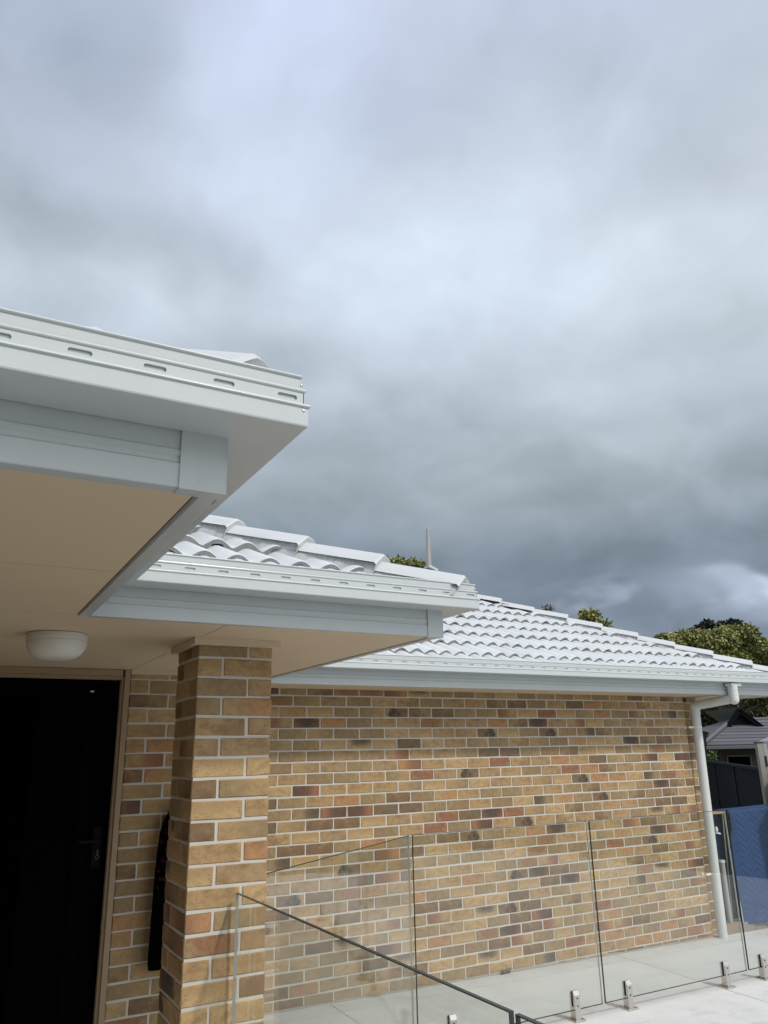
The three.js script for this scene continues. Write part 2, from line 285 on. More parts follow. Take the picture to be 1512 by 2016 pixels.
// bricks that show largest are pieces of their own; the others are joined
{
  const v = new THREE.Vector3(), inv = camera.matrixWorldInverse.copy(camera.matrixWorld).invert();
  for (const b of bricks) {
    v.set(b.x, b.y, b.z).applyMatrix4(inv); const d = -v.z, u = v.x / d * FOC + 756, w = -v.y / d * FOC + 1008;
    const seen = d > 0 && u > -40 && u < 1552 && w > -40 && w < 2056;
    const hid = (b.wall === column && b.z < KZ - 0.2 && b.x > KX + 0.2) || (b.wall.name === 'far_wall' && u < 505) || (b.wall.name === 'door_wall' && u > 362) || b.wall.name === 'added_porch_wall' || b.wall.name === 'side_wall';
    b.rank = seen && !hid ? 1 / d : 0;
  }
  bricks.sort((a, b) => b.rank - a.rank);
  const rest = new Map();
  bricks.forEach((b, i) => {
    const m = new THREE.Matrix4().compose(new THREE.Vector3(b.x + (Math.abs(Math.sin(b.turn)) > 0.5 ? b.out : 0), b.y, b.z + (Math.abs(Math.sin(b.turn)) > 0.5 ? 0 : b.out)), new THREE.Quaternion().setFromAxisAngle(new THREE.Vector3(0, 1, 0), b.turn), new THREE.Vector3(b.scaleX, 1, 1));
    if (i < 300 && b.rank > 0) { const o = mesh('brick', b.geo, M.brick[b.kind], b.wall); m.decompose(o.position, o.quaternion, o.scale); return; }
    const key = b.wall.uuid; if (!rest.has(key)) rest.set(key, { wall: b.wall, byKind: brickKinds.map(() => []) });
    rest.get(key).byKind[b.kind].push(b.geo.clone().applyMatrix4(m));
  });
  for (const { wall, byKind } of rest.values()) {
    const lists = [], mats = []; byKind.forEach((l, k) => { if (l.length) { lists.push(merge(l)); mats.push(M.brick[k]); } });
    const o = mesh('brickwork', mergeGeometries(lists, true), mats, wall); o.userData.kind = 'stuff';
  }
}
// timber beads at the head of the column and the wall
{
  const b = 0.028, h = 0.031, y = SOF - h / 2 - 0.0005;
  mesh('column_bead', merge([box(KS + 2 * b, h, b, KX + KS / 2, y, KZ + b / 2 + 0.003), box(KS + 2 * b, h, b, KX + KS / 2, y, KZ - KS - b / 2 - 0.003), box(b, h, KS, KX - b / 2 - 0.003, y, KZ - KS / 2), box(b, h, KS, KX + KS + b / 2 + 0.003, y, KZ - KS / 2)]), M.bead, house);
  mesh('wall_bead', box(0.46, 0.024, 0.020, -5.828, SOF - 0.0125, 1.0435), M.bead, house);
}

// ---- soffit sheets
{
  const sheet = (x0, x1, z0, z1) => { const g = box(x1 - x0 - 0.004, 0.006, z1 - z0 - 0.004, (x0 + x1) / 2, SOF + 0.003, (z0 + z1) / 2); const p = g.attributes.position, uv = g.attributes.uv; for (let i = 0; i < p.count; i++) uv.setXY(i, p.getX(i) / 3.1, p.getZ(i) / 3.1); mesh('soffit_sheet', g, M.soffit, house); };
  sheet(-9.6, -8.45, 1.0, 2.93); sheet(-8.45, -6.065, 1.0, 2.93); sheet(-6.065, -5.10, 0.40, 2.93);
  sheet(-9.6, -8.45, 2.93, 3.70); sheet(-8.45, -6.645, 2.93, 3.70); sheet(-9.6, -8.45, 3.70, 4.48); sheet(-8.45, -6.645, 3.70, 4.48);
  for (let x = -5.10; x < 1.0; x += 2.4) sheet(x, Math.min(x + 2.4, 1.0), -0.10, 0.42);
  sheet(0.30, 1.0, -3.0, -0.10); sheet(0.30, 1.0, -6.5, -3.0);
  // dark lining above the sheets, so that the gaps at the edges are dark
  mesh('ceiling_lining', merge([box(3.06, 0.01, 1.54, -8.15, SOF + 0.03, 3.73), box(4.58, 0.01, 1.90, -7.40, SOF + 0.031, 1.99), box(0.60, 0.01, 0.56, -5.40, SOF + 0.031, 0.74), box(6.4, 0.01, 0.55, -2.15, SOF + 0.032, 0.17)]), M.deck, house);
}

// ---- eaves: fascia and slotted gutter along stepped edges
const PATH = [[-9.7, 4.515], [-6.600, 4.515], [-6.600, 2.957], [-5.056, 2.957], [-5.056, 0.46], [1.06, 0.46], [1.06, -6.6]];
const RUN_LABEL = ['near eave', 'near return', 'middle eave', 'middle return', 'far eave', 'far return'];
const normals = PATH.slice(1).map((p, i) => { const a = PATH[i], dx = p[0] - a[0], dz = p[1] - a[1], l = Math.hypot(dx, dz); return [-dz / l, dx / l]; });
function offsetPoint(i, d) { const a = normals[Math.max(0, i - 1)], b = normals[Math.min(normals.length - 1, i)], k = 1 + a[0] * b[0] + a[1] * b[1]; return [PATH[i][0] + (a[0] + b[0]) / k * d, PATH[i][1] + (a[1] + b[1]) / k * d]; }
function sweepRun(run, profile, y0) { // one straight run with mitred ends
  const P = [], U = []; let acc = 0;
  for (let k = 0; k < profile.length - 1; k++) {
    const [d0, h0] = profile[k], [d1, h1] = profile[k + 1];
    const A = offsetPoint(run, d0), B = offsetPoint(run + 1, d0), C = offsetPoint(run + 1, d1), D = offsetPoint(run, d1);
    const L = Math.hypot(B[0] - A[0], B[1] - A[1]), w = Math.hypot(d1 - d0, h1 - h0);
    const q = [[A[0], y0 + h0, A[1], 0, acc], [B[0], y0 + h0, B[1], L, acc], [C[0], y0 + h1, C[1], L, acc + w], [D[0], y0 + h1, D[1], 0, acc + w]];
    for (const t of [q[0], q[1], q[2], q[0], q[2], q[3]]) { P.push(t[0], t[1], t[2]); U.push(t[3] * 0.6 + run * 0.3, t[4] * 0.6 + run * 0.17); }
    acc += w;
  }
  return soup(P, U);
}
const fasciaProfile = [[-0.040, 0.012], [-0.036, 0], [-0.002, 0], [0, 0.002], [0.0005, 0.05], [-0.0035, 0.054], [-0.0035, 0.064], [0.0002, 0.068], [0.0002, 0.078], [-0.003, 0.081], [-0.003, 0.20], [-0.012, 0.20], [-0.012, 0.012], [-0.040, 0.012]];
const GD = 0.128;
const bead = (cx, cy, r) => Array.from({ length: 9 }, (_, k) => { const a = -Math.PI / 2 + Math.PI * k / 8; return [cx + r * Math.cos(a), cy + r * Math.sin(a)]; });
const gutterFlats = [[[0.001, 0.10], [0.001, 0], [GD - 0.004, 0]], [[GD - 0.004, 0], [GD - 0.001, 0.001], [GD, 0.004], [GD, 0.0405]], [[GD - 0.001, 0.0490], [GD - 0.0065, 0.0498]], [[GD - 0.0065, 0.0755], [GD - 0.0072, 0.0760]], [[GD - 0.013, 0.0845], [GD - 0.013, 0.1095]], [[GD - 0.0135, 0.1175], [GD - 0.022, 0.1165], [GD - 0.024, 0.110], [GD - 0.020, 0.06]]];
const gutterBeads = [bead(GD - 0.0005, 0.0448, 0.0045), bead(GD - 0.0075, 0.0802, 0.0044), bead(GD - 0.0135, 0.1135, 0.0042)];
for (let run = 0; run < PATH.length - 1; run++) {
  mesh('fascia', sweepRun(run, fasciaProfile, FB), M.white, house);
  const g = mesh('gutter', merge([...gutterFlats.map((p) => sweepRun(run, p, GB)), ...gutterBeads.map((p) => toCreasedNormals(sweepRun(run, p, GB), 0.8)), sweepRun(run, [[GD - 0.0112, 0.044], [GD - 0.0112, 0.085]], GB)]), M.white, house);
  // punched band with its overflow slots
  const d = GD - 0.0065, A = offsetPoint(run, d), B = offsetPoint(run + 1, d), L = Math.hypot(B[0] - A[0], B[1] - A[1]);
  const s = new THREE.Shape(); s.moveTo(0, 0); s.lineTo(L, 0); s.lineTo(L, 0.0265); s.lineTo(0, 0.0265); s.closePath();
  const fromEnd = run === 0 || run === 2 || run === 5, backs = [];
  for (let t = 0.036; t < L - 0.03; t += 0.1305) {
    const cx = fromEnd ? L - t : t, hw = 0.0205, hh = 0.0048, cy = 0.0135, h = new THREE.Path();
    h.moveTo(cx - hw + hh, cy - hh); h.lineTo(cx + hw - hh, cy - hh); h.absarc(cx + hw - hh, cy, hh, -Math.PI / 2, Math.PI / 2, false); h.lineTo(cx - hw + hh, cy + hh); h.absarc(cx - hw + hh, cy, hh, Math.PI / 2, Math.PI * 1.5, false);
    s.holes.push(h);
  }
  const band = new THREE.ExtrudeGeometry(s, { depth: 0.0016, bevelEnabled: true, bevelThickness: 0.0008, bevelSize: 0.0006, bevelOffset: -0.0006, bevelSegments: 1, curveSegments: 3 });
  band.translate(0, 0, -0.0024);
  const dir = [(B[0] - A[0]) / L, (B[1] - A[1]) / L], n = normals[run];
  const m4 = new THREE.Matrix4().makeBasis(new THREE.Vector3(dir[0], 0, dir[1]), new THREE.Vector3(0, 1, 0), new THREE.Vector3(n[0], 0, n[1])); m4.setPosition(A[0], GB + 0.0492, A[1]);
  band.applyMatrix4(m4);
  mesh('slot_band', band, M.white, g);
}
// outside corner covers, joint covers and rivets
{
  const cover = (x0, x1, z) => mesh('joint_cover', merge([box(x1 - x0, 0.1205, 0.003, (x0 + x1) / 2, FB + 0.0605, z + 0.0028), box(x1 - x0, 0.003, 0.04, (x0 + x1) / 2, FB - 0.0012, z - 0.0155)]), M.white, house);
  cover(-6.690, -6.5955, 4.515); cover(-5.134, -5.0515, 2.957);
  const endCover = (x, z0, z1) => mesh('joint_cover', box(0.003, 0.1205, z1 - z0, x + 0.0028, FB + 0.0605, (z0 + z1) / 2), M.white, house);
  endCover(-6.6, 4.43, 4.5195); endCover(-5.056, 2.87, 2.9615);
  const rv = []; for (const [x, z] of [[-6.472, 4.643], [-4.928, 3.085]]) for (const h of [0.096, 0.034]) { const g = new THREE.SphereGeometry(0.0032, 10, 6); g.scale(1, 1, 0.5); g.translate(x - 0.010, GB + h, z - (h > 0.08 ? 0.013 : 0)); rv.push(g); }
  for (const g of rv) mesh('rivet', g, M.steel, house);
}

// ---- roof: planes of double roll tiles, hip caps on bedding
const PITCH = 25 * Math.PI / 180, TP = Math.tan(PITCH), CP = Math.cos(PITCH), SP = Math.sin(PITCH), TW = 0.30, GAUGE = 0.345, EY = 2.452;
function tileGeometries(plane, a0, s0, k) { // world geometry of one tile whose lower left corner is at (a0 along the eave, s0 up the slope), cut by the plane's hips
  const N = 24, roll = (u) => { const d = Math.abs(((u % 0.15) + 0.15) % 0.15 - 0.075); return d < 0.070 ? 0.036 * Math.pow(0.5 + 0.5 * Math.cos(Math.PI * d / 0.070), 0.62) : 0; };
  const lift = 0.034, len = GAUGE + 0.03, jig = (rnd() - 0.5) * 0.012, bob = rr(-0.003, 0.004), tip = rr(-0.012, 0.012);
  const world = (a, s, h) => { const lo = plane.min(s), hi = plane.max(s); const c = Math.max(lo, Math.min(hi, a)); return [plane.o[0] + plane.u[0] * c + plane.w[0] * s * CP - plane.w[0] * -SP * -h * 1, plane.o[1] + s * SP + h * CP, plane.o[2] + plane.u[1] * c + plane.w[1] * s * CP - plane.w[1] * SP * h, c]; };
  const top = [], uvT = [], lip = [], uvL = [];
  const row = (s, dh) => { const r = []; for (let i = 0; i <= N; i++) { const u = TW * i / N; const edge = i === 0 ? -0.006 : 0; r.push(world(a0 + u, s, roll(u) + dh + edge + bob + tip * (u - 0.15))); } return r; };
  const sA = s0 + jig, rows = [row(sA, lift - 0.004), row(sA + 0.012, lift), row(sA + len * 0.5, lift * 0.5), row(sA + len, 0)];
  const uvs = [0, 0.03, 0.5, 1];
  for (let r = 0; r < 3; r++) for (let i = 0; i < N; i++) { const q = [rows[r][i], rows[r][i + 1], rows[r + 1][i + 1], rows[r + 1][i]]; if (q[0][3] >= q[1][3] - 1e-6 && q[2][3] <= q[3][3] + 1e-6) continue; for (const [t, iu, rv] of [[0, i, r], [1, i + 1, r], [2, i + 1, r + 1], [0, i, r], [2, i + 1, r + 1], [3, i, r + 1]]) { top.push(q[t][0], q[t][1], q[t][2]); uvT.push((a0 + TW * iu / N) * 0.9, (s0 + uvs[rv] * len) * 0.9); } }
  const bot = []; for (let i = 0; i <= N; i++) { const u = TW * i / N; const second = u < 0.15 ? 1 : 0; const r = roll(u); const th = 0.034 - (second && r > 0.024 ? 0.015 + 0.004 * Math.sin(i * 7 + a0 * 31) : 0); bot.push(world(a0 + u, sA + 0.001, r + lift - 0.004 - th + bob + tip * (u - 0.15))); }
  for (let i = 0; i < N; i++) { const q = [bot[i], bot[i + 1], rows[0][i + 1], rows[0][i]]; if (q[0][3] >= q[1][3] - 1e-6) continue; for (const t of [0, 1, 2, 0, 2, 3]) { lip.push(q[t][0], q[t][1], q[t][2]); uvL.push((i + (t === 1 || t === 2 ? 1 : 0)) / N * 1.0 + a0, t >= 2 ? 0.4 : 0); } }
  const under = []; const bk = []; for (let i = 0; i <= N; i++) { const u = TW * i / N; bk.push(world(a0 + u, sA + 0.10, roll(u) + lift * 0.7 - 0.024)); }
  for (let i = 0; i < N; i++) { if (bot[i][3] >= bot[i + 1][3] - 1e-6) continue; for (const t of [bot[i], bk[i], bk[i + 1], bot[i], bk[i + 1], bot[i + 1]]) { lip.push(t[0], t[1], t[2]); uvL.push(0.1, 0.1); } }
  if (!top.length) return null;
  let gt = soup(top, uvT); gt = toCreasedNormals(gt, 0.9);
  return { top: gt, lip: lip.length ? soup(lip, uvL) : null };
}
const roof = new THREE.Group(); roof.name = 'roof'; house.add(roof);
function layTiles(plane, single, aStart) {
  const joined = [], joinedLip = [];
  for (let r = 0; r < plane.rows; r++) for (let a = aStart + (r % 2 ? 0 : 0); a < plane.length; a += TW) {
    const s0 = (r ? -0.08 : -0.015) + r * GAUGE; const lo = plane.min(s0), hi = plane.max(s0); if (a + TW < Math.min(lo, plane.min(s0 + GAUGE)) || a > hi) continue;
    const g = tileGeometries(plane, a, s0, 0); if (!g) continue;
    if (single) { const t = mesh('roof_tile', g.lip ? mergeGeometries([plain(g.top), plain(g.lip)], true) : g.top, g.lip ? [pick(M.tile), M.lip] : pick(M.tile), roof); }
    else { joined.push(g.top); if (g.lip) joinedLip.push(g.lip); }
  }
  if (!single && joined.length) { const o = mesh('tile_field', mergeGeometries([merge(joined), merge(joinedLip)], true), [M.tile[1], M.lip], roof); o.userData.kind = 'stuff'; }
}
// o: eave origin, u: along the eave, w: inward
const E1 = { x: 1.15, z: 0.50 }, E2 = { x: -4.965, z: 2.995 }, E3 = { x: -6.51, z: 4.55 };
const far_ = { o: [0, EY, E1.z], u: [1, 0], w: [0, -1], length: 1.3, rows: 11, min: (s) => E2.x - s * CP, max: (s) => E1.x + 0.02 - s * CP };
const mid_ = { o: [0, EY, E2.z], u: [1, 0], w: [0, -1], length: -4.9, rows: 8, min: (s) => E3.x - s * CP, max: (s) => E2.x + 0.02 - s * CP };
const near_ = { o: [0, EY, E3.z], u: [1, 0], w: [0, -1], length: -6.4, rows: 6, min: () => -9.7, max: (s) => E3.x + 0.02 - s * CP };
const midSide = { o: [E2.x, EY, 0], u: [0, -1], w: [-1, 0], length: 0, rows: 8, min: (s) => -E2.z + s * CP, max: (s) => -E1.z + s * CP };
const nearSide = { o: [E3.x, EY, 0], u: [0, -1], w: [-1, 0], length: -2.9, rows: 6, min: (s) => -E3.z + s * CP, max: (s) => -E2.z + s * CP };
const farSide = { o: [E1.x, EY, 0], u: [0, -1], w: [-1, 0], length: 6.6, rows: 11, min: (s) => -E1.z + s * CP, max: () => 6.6 };
layTiles(far_, true, -9.17); layTiles(mid_, true, -9.66); layTiles(near_, false, -9.7); layTiles(midSide, false, -3.2); layTiles(nearSide, false, -4.8); layTiles(farSide, false, -0.7);
{
  // sarking under the tiles
  const P = []; const quad = (a, b, c, d) => P.push(...a, ...b, ...c, ...a, ...c, ...d); const d = -0.03, top = 3.55;
  const at2 = (x, z, h) => [x, EY + d + h * TP, z];
  quad(at2(-9.7, E1.z, 0), at2(E1.x, E1.z, 0), at2(E1.x - top, E1.z - top, top), at2(-9.7, E1.z - top, top));
  quad(at2(-9.7, E2.z, 0), at2(E2.x, E2.z, 0), at2(E2.x - 2.6, E2.z - 2.6, 2.6), at2(-9.7, E2.z - 2.6, 2.6));
  quad(at2(-9.7, E3.z, 0), at2(E3.x, E3.z, 0), at2(E3.x - 2, E3.z - 2, 2), at2(-9.7, E3.z - 2, 2));
  quad(at2(E2.x, E2.z, 0), at2(E2.x, E1.z, 0), at2(E2.x - 2.6, E1.z - 2.6, 2.6), at2(E2.x - 2.6, E2.z - 2.6, 2.6));
  quad(at2(E3.x, E3.z, 0), at2(E3.x, E2.z, 0), at2(E3.x - 2, E2.z - 2, 2), at2(E3.x - 2, E3.z - 2, 2));
  quad(at2(E1.x, E1.z, 0), at2(E1.x, -6.6, 0), at2(E1.x - top, -6.6, top), at2(E1.x - top, E1.z - top, top));
  quad(at2(-9.7, E1.z - top, top), at2(E1.x - top, E1.z - top, top), at2(E1.x - top, -6.6, top), at2(-9.7, -6.6, top));
  mesh('roof_lining', soup(P), M.deck, roof);
}
{ // ridge capping along the top of the main roof
  const yr = EY + 3.58 * TP + 0.02, z = E1.z - 3.60;
  for (let x = E1.x - 3.75; x > -9.6; x -= 0.42) { const g = rbox(0.44, 0.09, 0.22, 0.03, x, yr + 0.02 + rr(-0.006, 0.006), z); g.rotateX(0); mesh('ridge_cap', g, M.cap, roof); }
  mesh('rear_slope', soup([-9.7, yr - 0.03, z, E1.x - 3.6, yr - 0.03, z, E1.x - 3.6, EY, -7.4, -9.7, yr - 0.03, z, E1.x - 3.6, EY, -7.4, -9.7, EY, -7.4]), M.tile[0], roof);
}
function hip(E, n, lift0 = 0.075, start = -0.02, open = 99) { // caps from the eave corner up the hip
  const d = new THREE.Vector3(-1, TP, -1).normalize(), b = new THREE.Vector3(1, 0, -1).normalize(), up = new THREE.Vector3().crossVectors(b, d).normalize(); if (up.y < 0) up.negate();
  const step = 0.415, len = 0.46, o = new THREE.Vector3(E.x, EY, E.z);
  const ring = (t, top, half, drop) => [[-half - 0.016, top - 0.064 - drop], [-half, top - 0.05], [-0.074, top - 0.016], [-0.056, top - 0.004], [-0.034, top], [0.034, top], [0.056, top - 0.004], [0.074, top - 0.016], [half, top - 0.05], [half + 0.016, top - 0.064 - drop]].map(([x, y]) => o.clone().addScaledVector(d, t).addScaledVector(b, x).addScaledVector(up, y));
  for (let i = 0; i < n; i++) {
    const t0 = start + i * step, j = rr(-0.008, 0.008);
    const R = [ring(t0 + 0.0, lift0 + 0.030 + j, 0.118, 0.0), ring(t0 + 0.012, lift0 + 0.038 + j, 0.12, 0), ring(t0 + len, lift0 + 0.004 + j * 0.5, 0.106, 0)];
    const P = [], U = []; const put = (v, a, c) => { P.push(v.x, Math.max(v.y, GB + 0.062), v.z); U.push(a, c); };
    for (let r = 0; r < 2; r++) for (let k = 0; k < 9; k++) { const q = [[R[r][k], k, r], [R[r][k + 1], k + 1, r], [R[r + 1][k + 1], k + 1, r + 1], [R[r + 1][k], k, r + 1]]; for (const m of [0, 1, 2, 0, 2, 3]) put(q[m][0], q[m][1] * 0.05 + i * 0.31, q[m][2] * 0.3 + i * 0.17); }
    // closed lower end
    const base = [[-0.134, lift0 - (i ? 0.075 : 0.045)], [0.134, lift0 - (i ? 0.075 : 0.045)]].map(([x, y]) => o.clone().addScaledVector(d, t0 + 0.004).addScaledVector(b, x).addScaledVector(up, y));
    const c = R[0], tris = []; for (let k = 0; k < 9; k++) tris.push([k < 5 ? base[0] : base[1], c[k], c[k + 1]]); tris.push([base[0], c[5], base[1]]); for (const tri of tris) for (const v of tri) put(v, v.x, v.y);
    const cap = mesh('hip_cap', toCreasedNormals(soup(P, U), 0.5), M.cap, roof);
    // bedding under each side of the cap
    const wob = (s) => 0.142 + 0.012 * Math.sin(s * 31 + i) + rr(-0.004, 0.006);
    for (const side of [-1, 1]) {
      if (side < 0 && i >= open) continue; // bedding fallen out: dark gap under the cap
      const Q = [], V = []; let prev = null;
      for (let k = 0; k <= 8; k++) { const s = t0 + step * k / 8, topY = lift0 + 0.030 - 0.03 * k / 8 - 0.05, A = o.clone().addScaledVector(d, s).addScaledVector(b, side * 0.112).addScaledVector(up, topY), B = o.clone().addScaledVector(d, s).addScaledVector(b, side * wob(s)).addScaledVector(up, i ? -0.045 : -0.03 - 0.015 * k / 8); A.y = Math.max(A.y, GB + 0.06); B.y = Math.max(B.y, GB + 0.055); if (prev) { for (const [v, c2, e] of [[prev[0], k - 1, 0], [prev[1], k - 1, 1], [B, k, 1], [prev[0], k - 1, 0], [B, k, 1], [A, k, 0]]) { Q.push(v.x, v.y, v.z); V.push((c2 / 8 + i) * 0.42 + (side > 0 ? 0.5 : 0), e * 0.12); } } prev = [A, B]; }
      mesh('cap_bedding', soup(Q, V), M.bed, roof);
    }
    if (i >= open) { const c0 = o.clone().addScaledVector(d, t0 + 0.2).addScaledVector(b, -0.02).addScaledVector(up, lift0 - 0.05), g = box(0.40, 0.05, 0.16); g.applyMatrix4(new THREE.Matrix4().makeBasis(d, up, b)); g.translate(c0.x, c0.y, c0.z); mesh('cap_gap_shade', g, M.deck, roof); }  // dark block inside the open cap, painting the shade of the gap
  }
}
hip(E1, 12, 0.075, -0.02, 7); hip(E2, 7, 0.085, 0.0); hip(E3, 4, 0.083, 0.05);

// ---- downpipe with offset bend and outlet
{
  const dp = new THREE.Group(); dp.name = 'downpipe'; house.add(dp);
  const x = 0.102, z = 0.058, r = 0.047, ox = 0.155, oz = 0.522, oy = 2.245;
  const V = (a, b, c) => new THREE.Vector3(a, b, c);
  mesh('pipe', merge([bar([x - 0.042, groundY(x, z) - 0.01, z], [x, 2.155, z], r, 28)]), M.pipe, dp);
  mesh('bend', merge([bar([x, 2.195, z + 0.0], [ox, oy + 0.0, oz], r * 0.99, 28), (() => { const g = new THREE.SphereGeometry(r * 1.02, 24, 16); g.translate(x, 2.192, z); return g; })(), bar([x, 2.10, z], [x, 2.20, z], r * 1.07, 28)]), M.pipe, dp);
  mesh('outlet', merge([bar([ox, oy - 0.02, oz], [ox, GB - 0.02, oz], r * 1.06, 28), bar([ox, oy + 0.08, oz], [ox, oy + 0.086, oz], r * 1.1, 28), (() => { const g = new THREE.SphereGeometry(r * 1.05, 24, 16); g.scale(1, 0.9, 1); g.translate(ox, oy - 0.018, oz); return g; })(), rbox(0.155, 0.030, 0.085, 0.004, ox + 0.02, GB - 0.022, oz)]), M.outlet, dp);
  for (const [y, lean] of [[1.972, 0.004], [0.535, 0.031]]) {
    const x = 0.102 - lean;
    const b = mesh('bracket', merge([(() => { const g = new THREE.CylinderGeometry(r + 0.0025, r + 0.0025, 0.020, 28, 1, true); g.translate(x, y, z); return g; })(), box(0.075, 0.020, 0.003, x - 0.085, y, z - 0.006), box(0.03, 0.024, 0.004, x - 0.118, y, 0.0035)]), std({ color: rgb(0.72, 0.72, 0.70), roughness: 0.4, side: THREE.DoubleSide }), dp);
    const s = new THREE.SphereGeometry(0.004, 8, 6); s.translate(x - 0.118, y, 0.008); mesh('screw', s, M.steel, b);
  }
  mesh('scuff', (() => { const g = new THREE.TetrahedronGeometry(0.014); g.scale(1.6, 0.5, 0.25); g.rotateZ(0.6); g.translate(x + 0.0, 0.165, z + 0.036); return g; })(), M.rubber, dp);
}

// ---- door with timber surround
{
  const d = new THREE.Group(); d.name = 'door'; house.add(d);
  const z = 1.03, xr = -6.060, xl = -7.44, top = SOF - 0.001;
  mesh('jamb', merge([box(0.030, 2.42, 0.05, xr - 0.020, top - 1.21, z + 0.012), box(0.016, 2.40, 0.04, xr - 0.044, top - 1.24, z - 0.001)]), M.timber, d);
  mesh('jamb', box(0.046, 2.42, 0.05, xl + 0.023, top - 1.21, z + 0.012), M.timber, d);
  mesh('head', merge([box(xr - xl - 0.10, 0.036, 0.052, (xr + xl) / 2, top - 0.020, z + 0.012), box(xr - xl - 0.10, 0.020, 0.040, (xr + xl) / 2, top - 0.049, z - 0.002)]), M.timber, d);
  mesh('reveal', box(0.004, 2.40, 0.06, xr - 0.0025, top - 1.22, z - 0.022), std({ color: rgb(0.12, 0.07, 0.045), roughness: 0.9 }), d);
  const xc = (xr + xl) / 2, w = xr - xl - 0.12;
  const leaf = mesh('door_leaf', merge([box(w / 2, 2.30, 0.02, xc + w / 4, top - 1.21, z - 0.085), box(w / 2, 2.30, 0.02, xc - w / 4, top - 1.21, z - 0.110)]), M.black, d);
  mesh('stile', merge([box(0.085, 2.32, 0.03, xr - 0.105, top - 1.215, z - 0.072), box(0.075, 2.32, 0.03, xc + 0.50, top - 1.215, z - 0.0735), box(w, 0.085, 0.032, xc, top - 0.105, z - 0.0765)]), M.blackFrame, leaf);
  mesh('screen_mesh', box(0.34, 2.14, 0.004, xr - 0.32, top - 1.22, z - 0.070), new THREE.MeshPhysicalMaterial({ color: rgb(0.0014, 0.0017, 0.0018), roughness: 1, specularIntensity: 0.05 }), leaf);
  const disc = new THREE.CylinderGeometry(0.012, 0.012, 0.006, 20); disc.rotateX(Math.PI / 2); disc.scale(1, 0.42, 1); disc.translate(-6.262, 2.166, z - 0.060); mesh('reflection_disc', disc, std({ color: rgb(0.62, 0.60, 0.66), roughness: 0.5 }), leaf);  // pale painted disc in place of a ceiling downlight reflection
  const hs = new THREE.MeshPhysicalMaterial({ color: rgb(0.004, 0.004, 0.0055), roughness: 0.6, specularIntensity: 0.25 });
  const h = mesh('handle', merge([rbox(0.05, 0.22, 0.018, 0.006, -6.165, 1.30, z - 0.048), rbox(0.115, 0.018, 0.016, 0.006, -6.215, 1.335, z - 0.010), bar([-6.165, 1.335, z - 0.05], [-6.165, 1.335, z - 0.006], 0.010)]), hs, leaf);
  mesh('key', merge([rbox(0.007, 0.034, 0.003, 0.001, -6.160, 1.272, z - 0.030), (() => { const g = new THREE.TorusGeometry(0.010, 0.003, 6, 14); g.translate(-6.160, 1.250, z - 0.030); return g; })()]), std({ color: rgb(0.10, 0.10, 0.10), metalness: 0.8, roughness: 0.4 }), h);
  mesh('sill', box(w + 0.16, 0.05, 0.16, xc, groundY(xc, z) + 0.03, z - 0.05), M.timber, d);
  // dark room behind
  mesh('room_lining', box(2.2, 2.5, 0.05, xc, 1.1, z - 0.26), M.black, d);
}

// ---------------------------------------------------------------- things fixed to or resting on the house
{
  const t = thing('ceiling_light', 'round white ceiling light with opal dome, unlit, on the cream soffit near the door', 'ceiling light', [-6.645, SOF, 2.40]);
  const wh = std({ color: rgb(0.62, 0.60, 0.55), roughness: 0.45 }), opal = std({ color: rgb(0.66, 0.645, 0.60), roughness: 0.38 });
  mesh('base_ring', new THREE.LatheGeometry([[0.0, -0.001], [0.120, -0.001], [0.1225, -0.004], [0.1225, -0.026], [0.1205, -0.029], [0.112, -0.029]].map(([a, b]) => new THREE.Vector2(a, b)), 48), wh, t);
  const prof = [[0.1195, -0.0285], [0.1205, -0.034]]; for (let k = 0; k <= 16; k++) { const a = Math.PI / 2 * k / 16; prof.push([0.1205 * Math.pow(Math.cos(a), 0.55), -0.036 - 0.072 * Math.pow(Math.sin(a), 1.15)]); }
  mesh('dome', new THREE.LatheGeometry(prof.map(([a, b]) => new THREE.Vector2(Math.max(0, a), b)), 48), opal, t);
}
{ // spike on the hip
  const k = 0.105, p = [E2.x - k, EY + 0.128 + k * TP, E2.z - k];
  const t = thing('roof_spike', 'slim grey white post standing upright on the white hip capping', 'roof spike', p);
  const g = new THREE.CylinderGeometry(0.0095, 0.0165, 0.20, 4, 1); g.rotateY(0.35); g.translate(0, 0.095, 0);
  mesh('post', g, std({ color: rgb(0.33, 0.335, 0.32), roughness: 0.6 }), t);
  const f = box(0.052, 0.010, 0.045, 0.012, 0.0, 0); f.rotateZ(-0.33); mesh('foot_plate', f, M.cap, t);
}
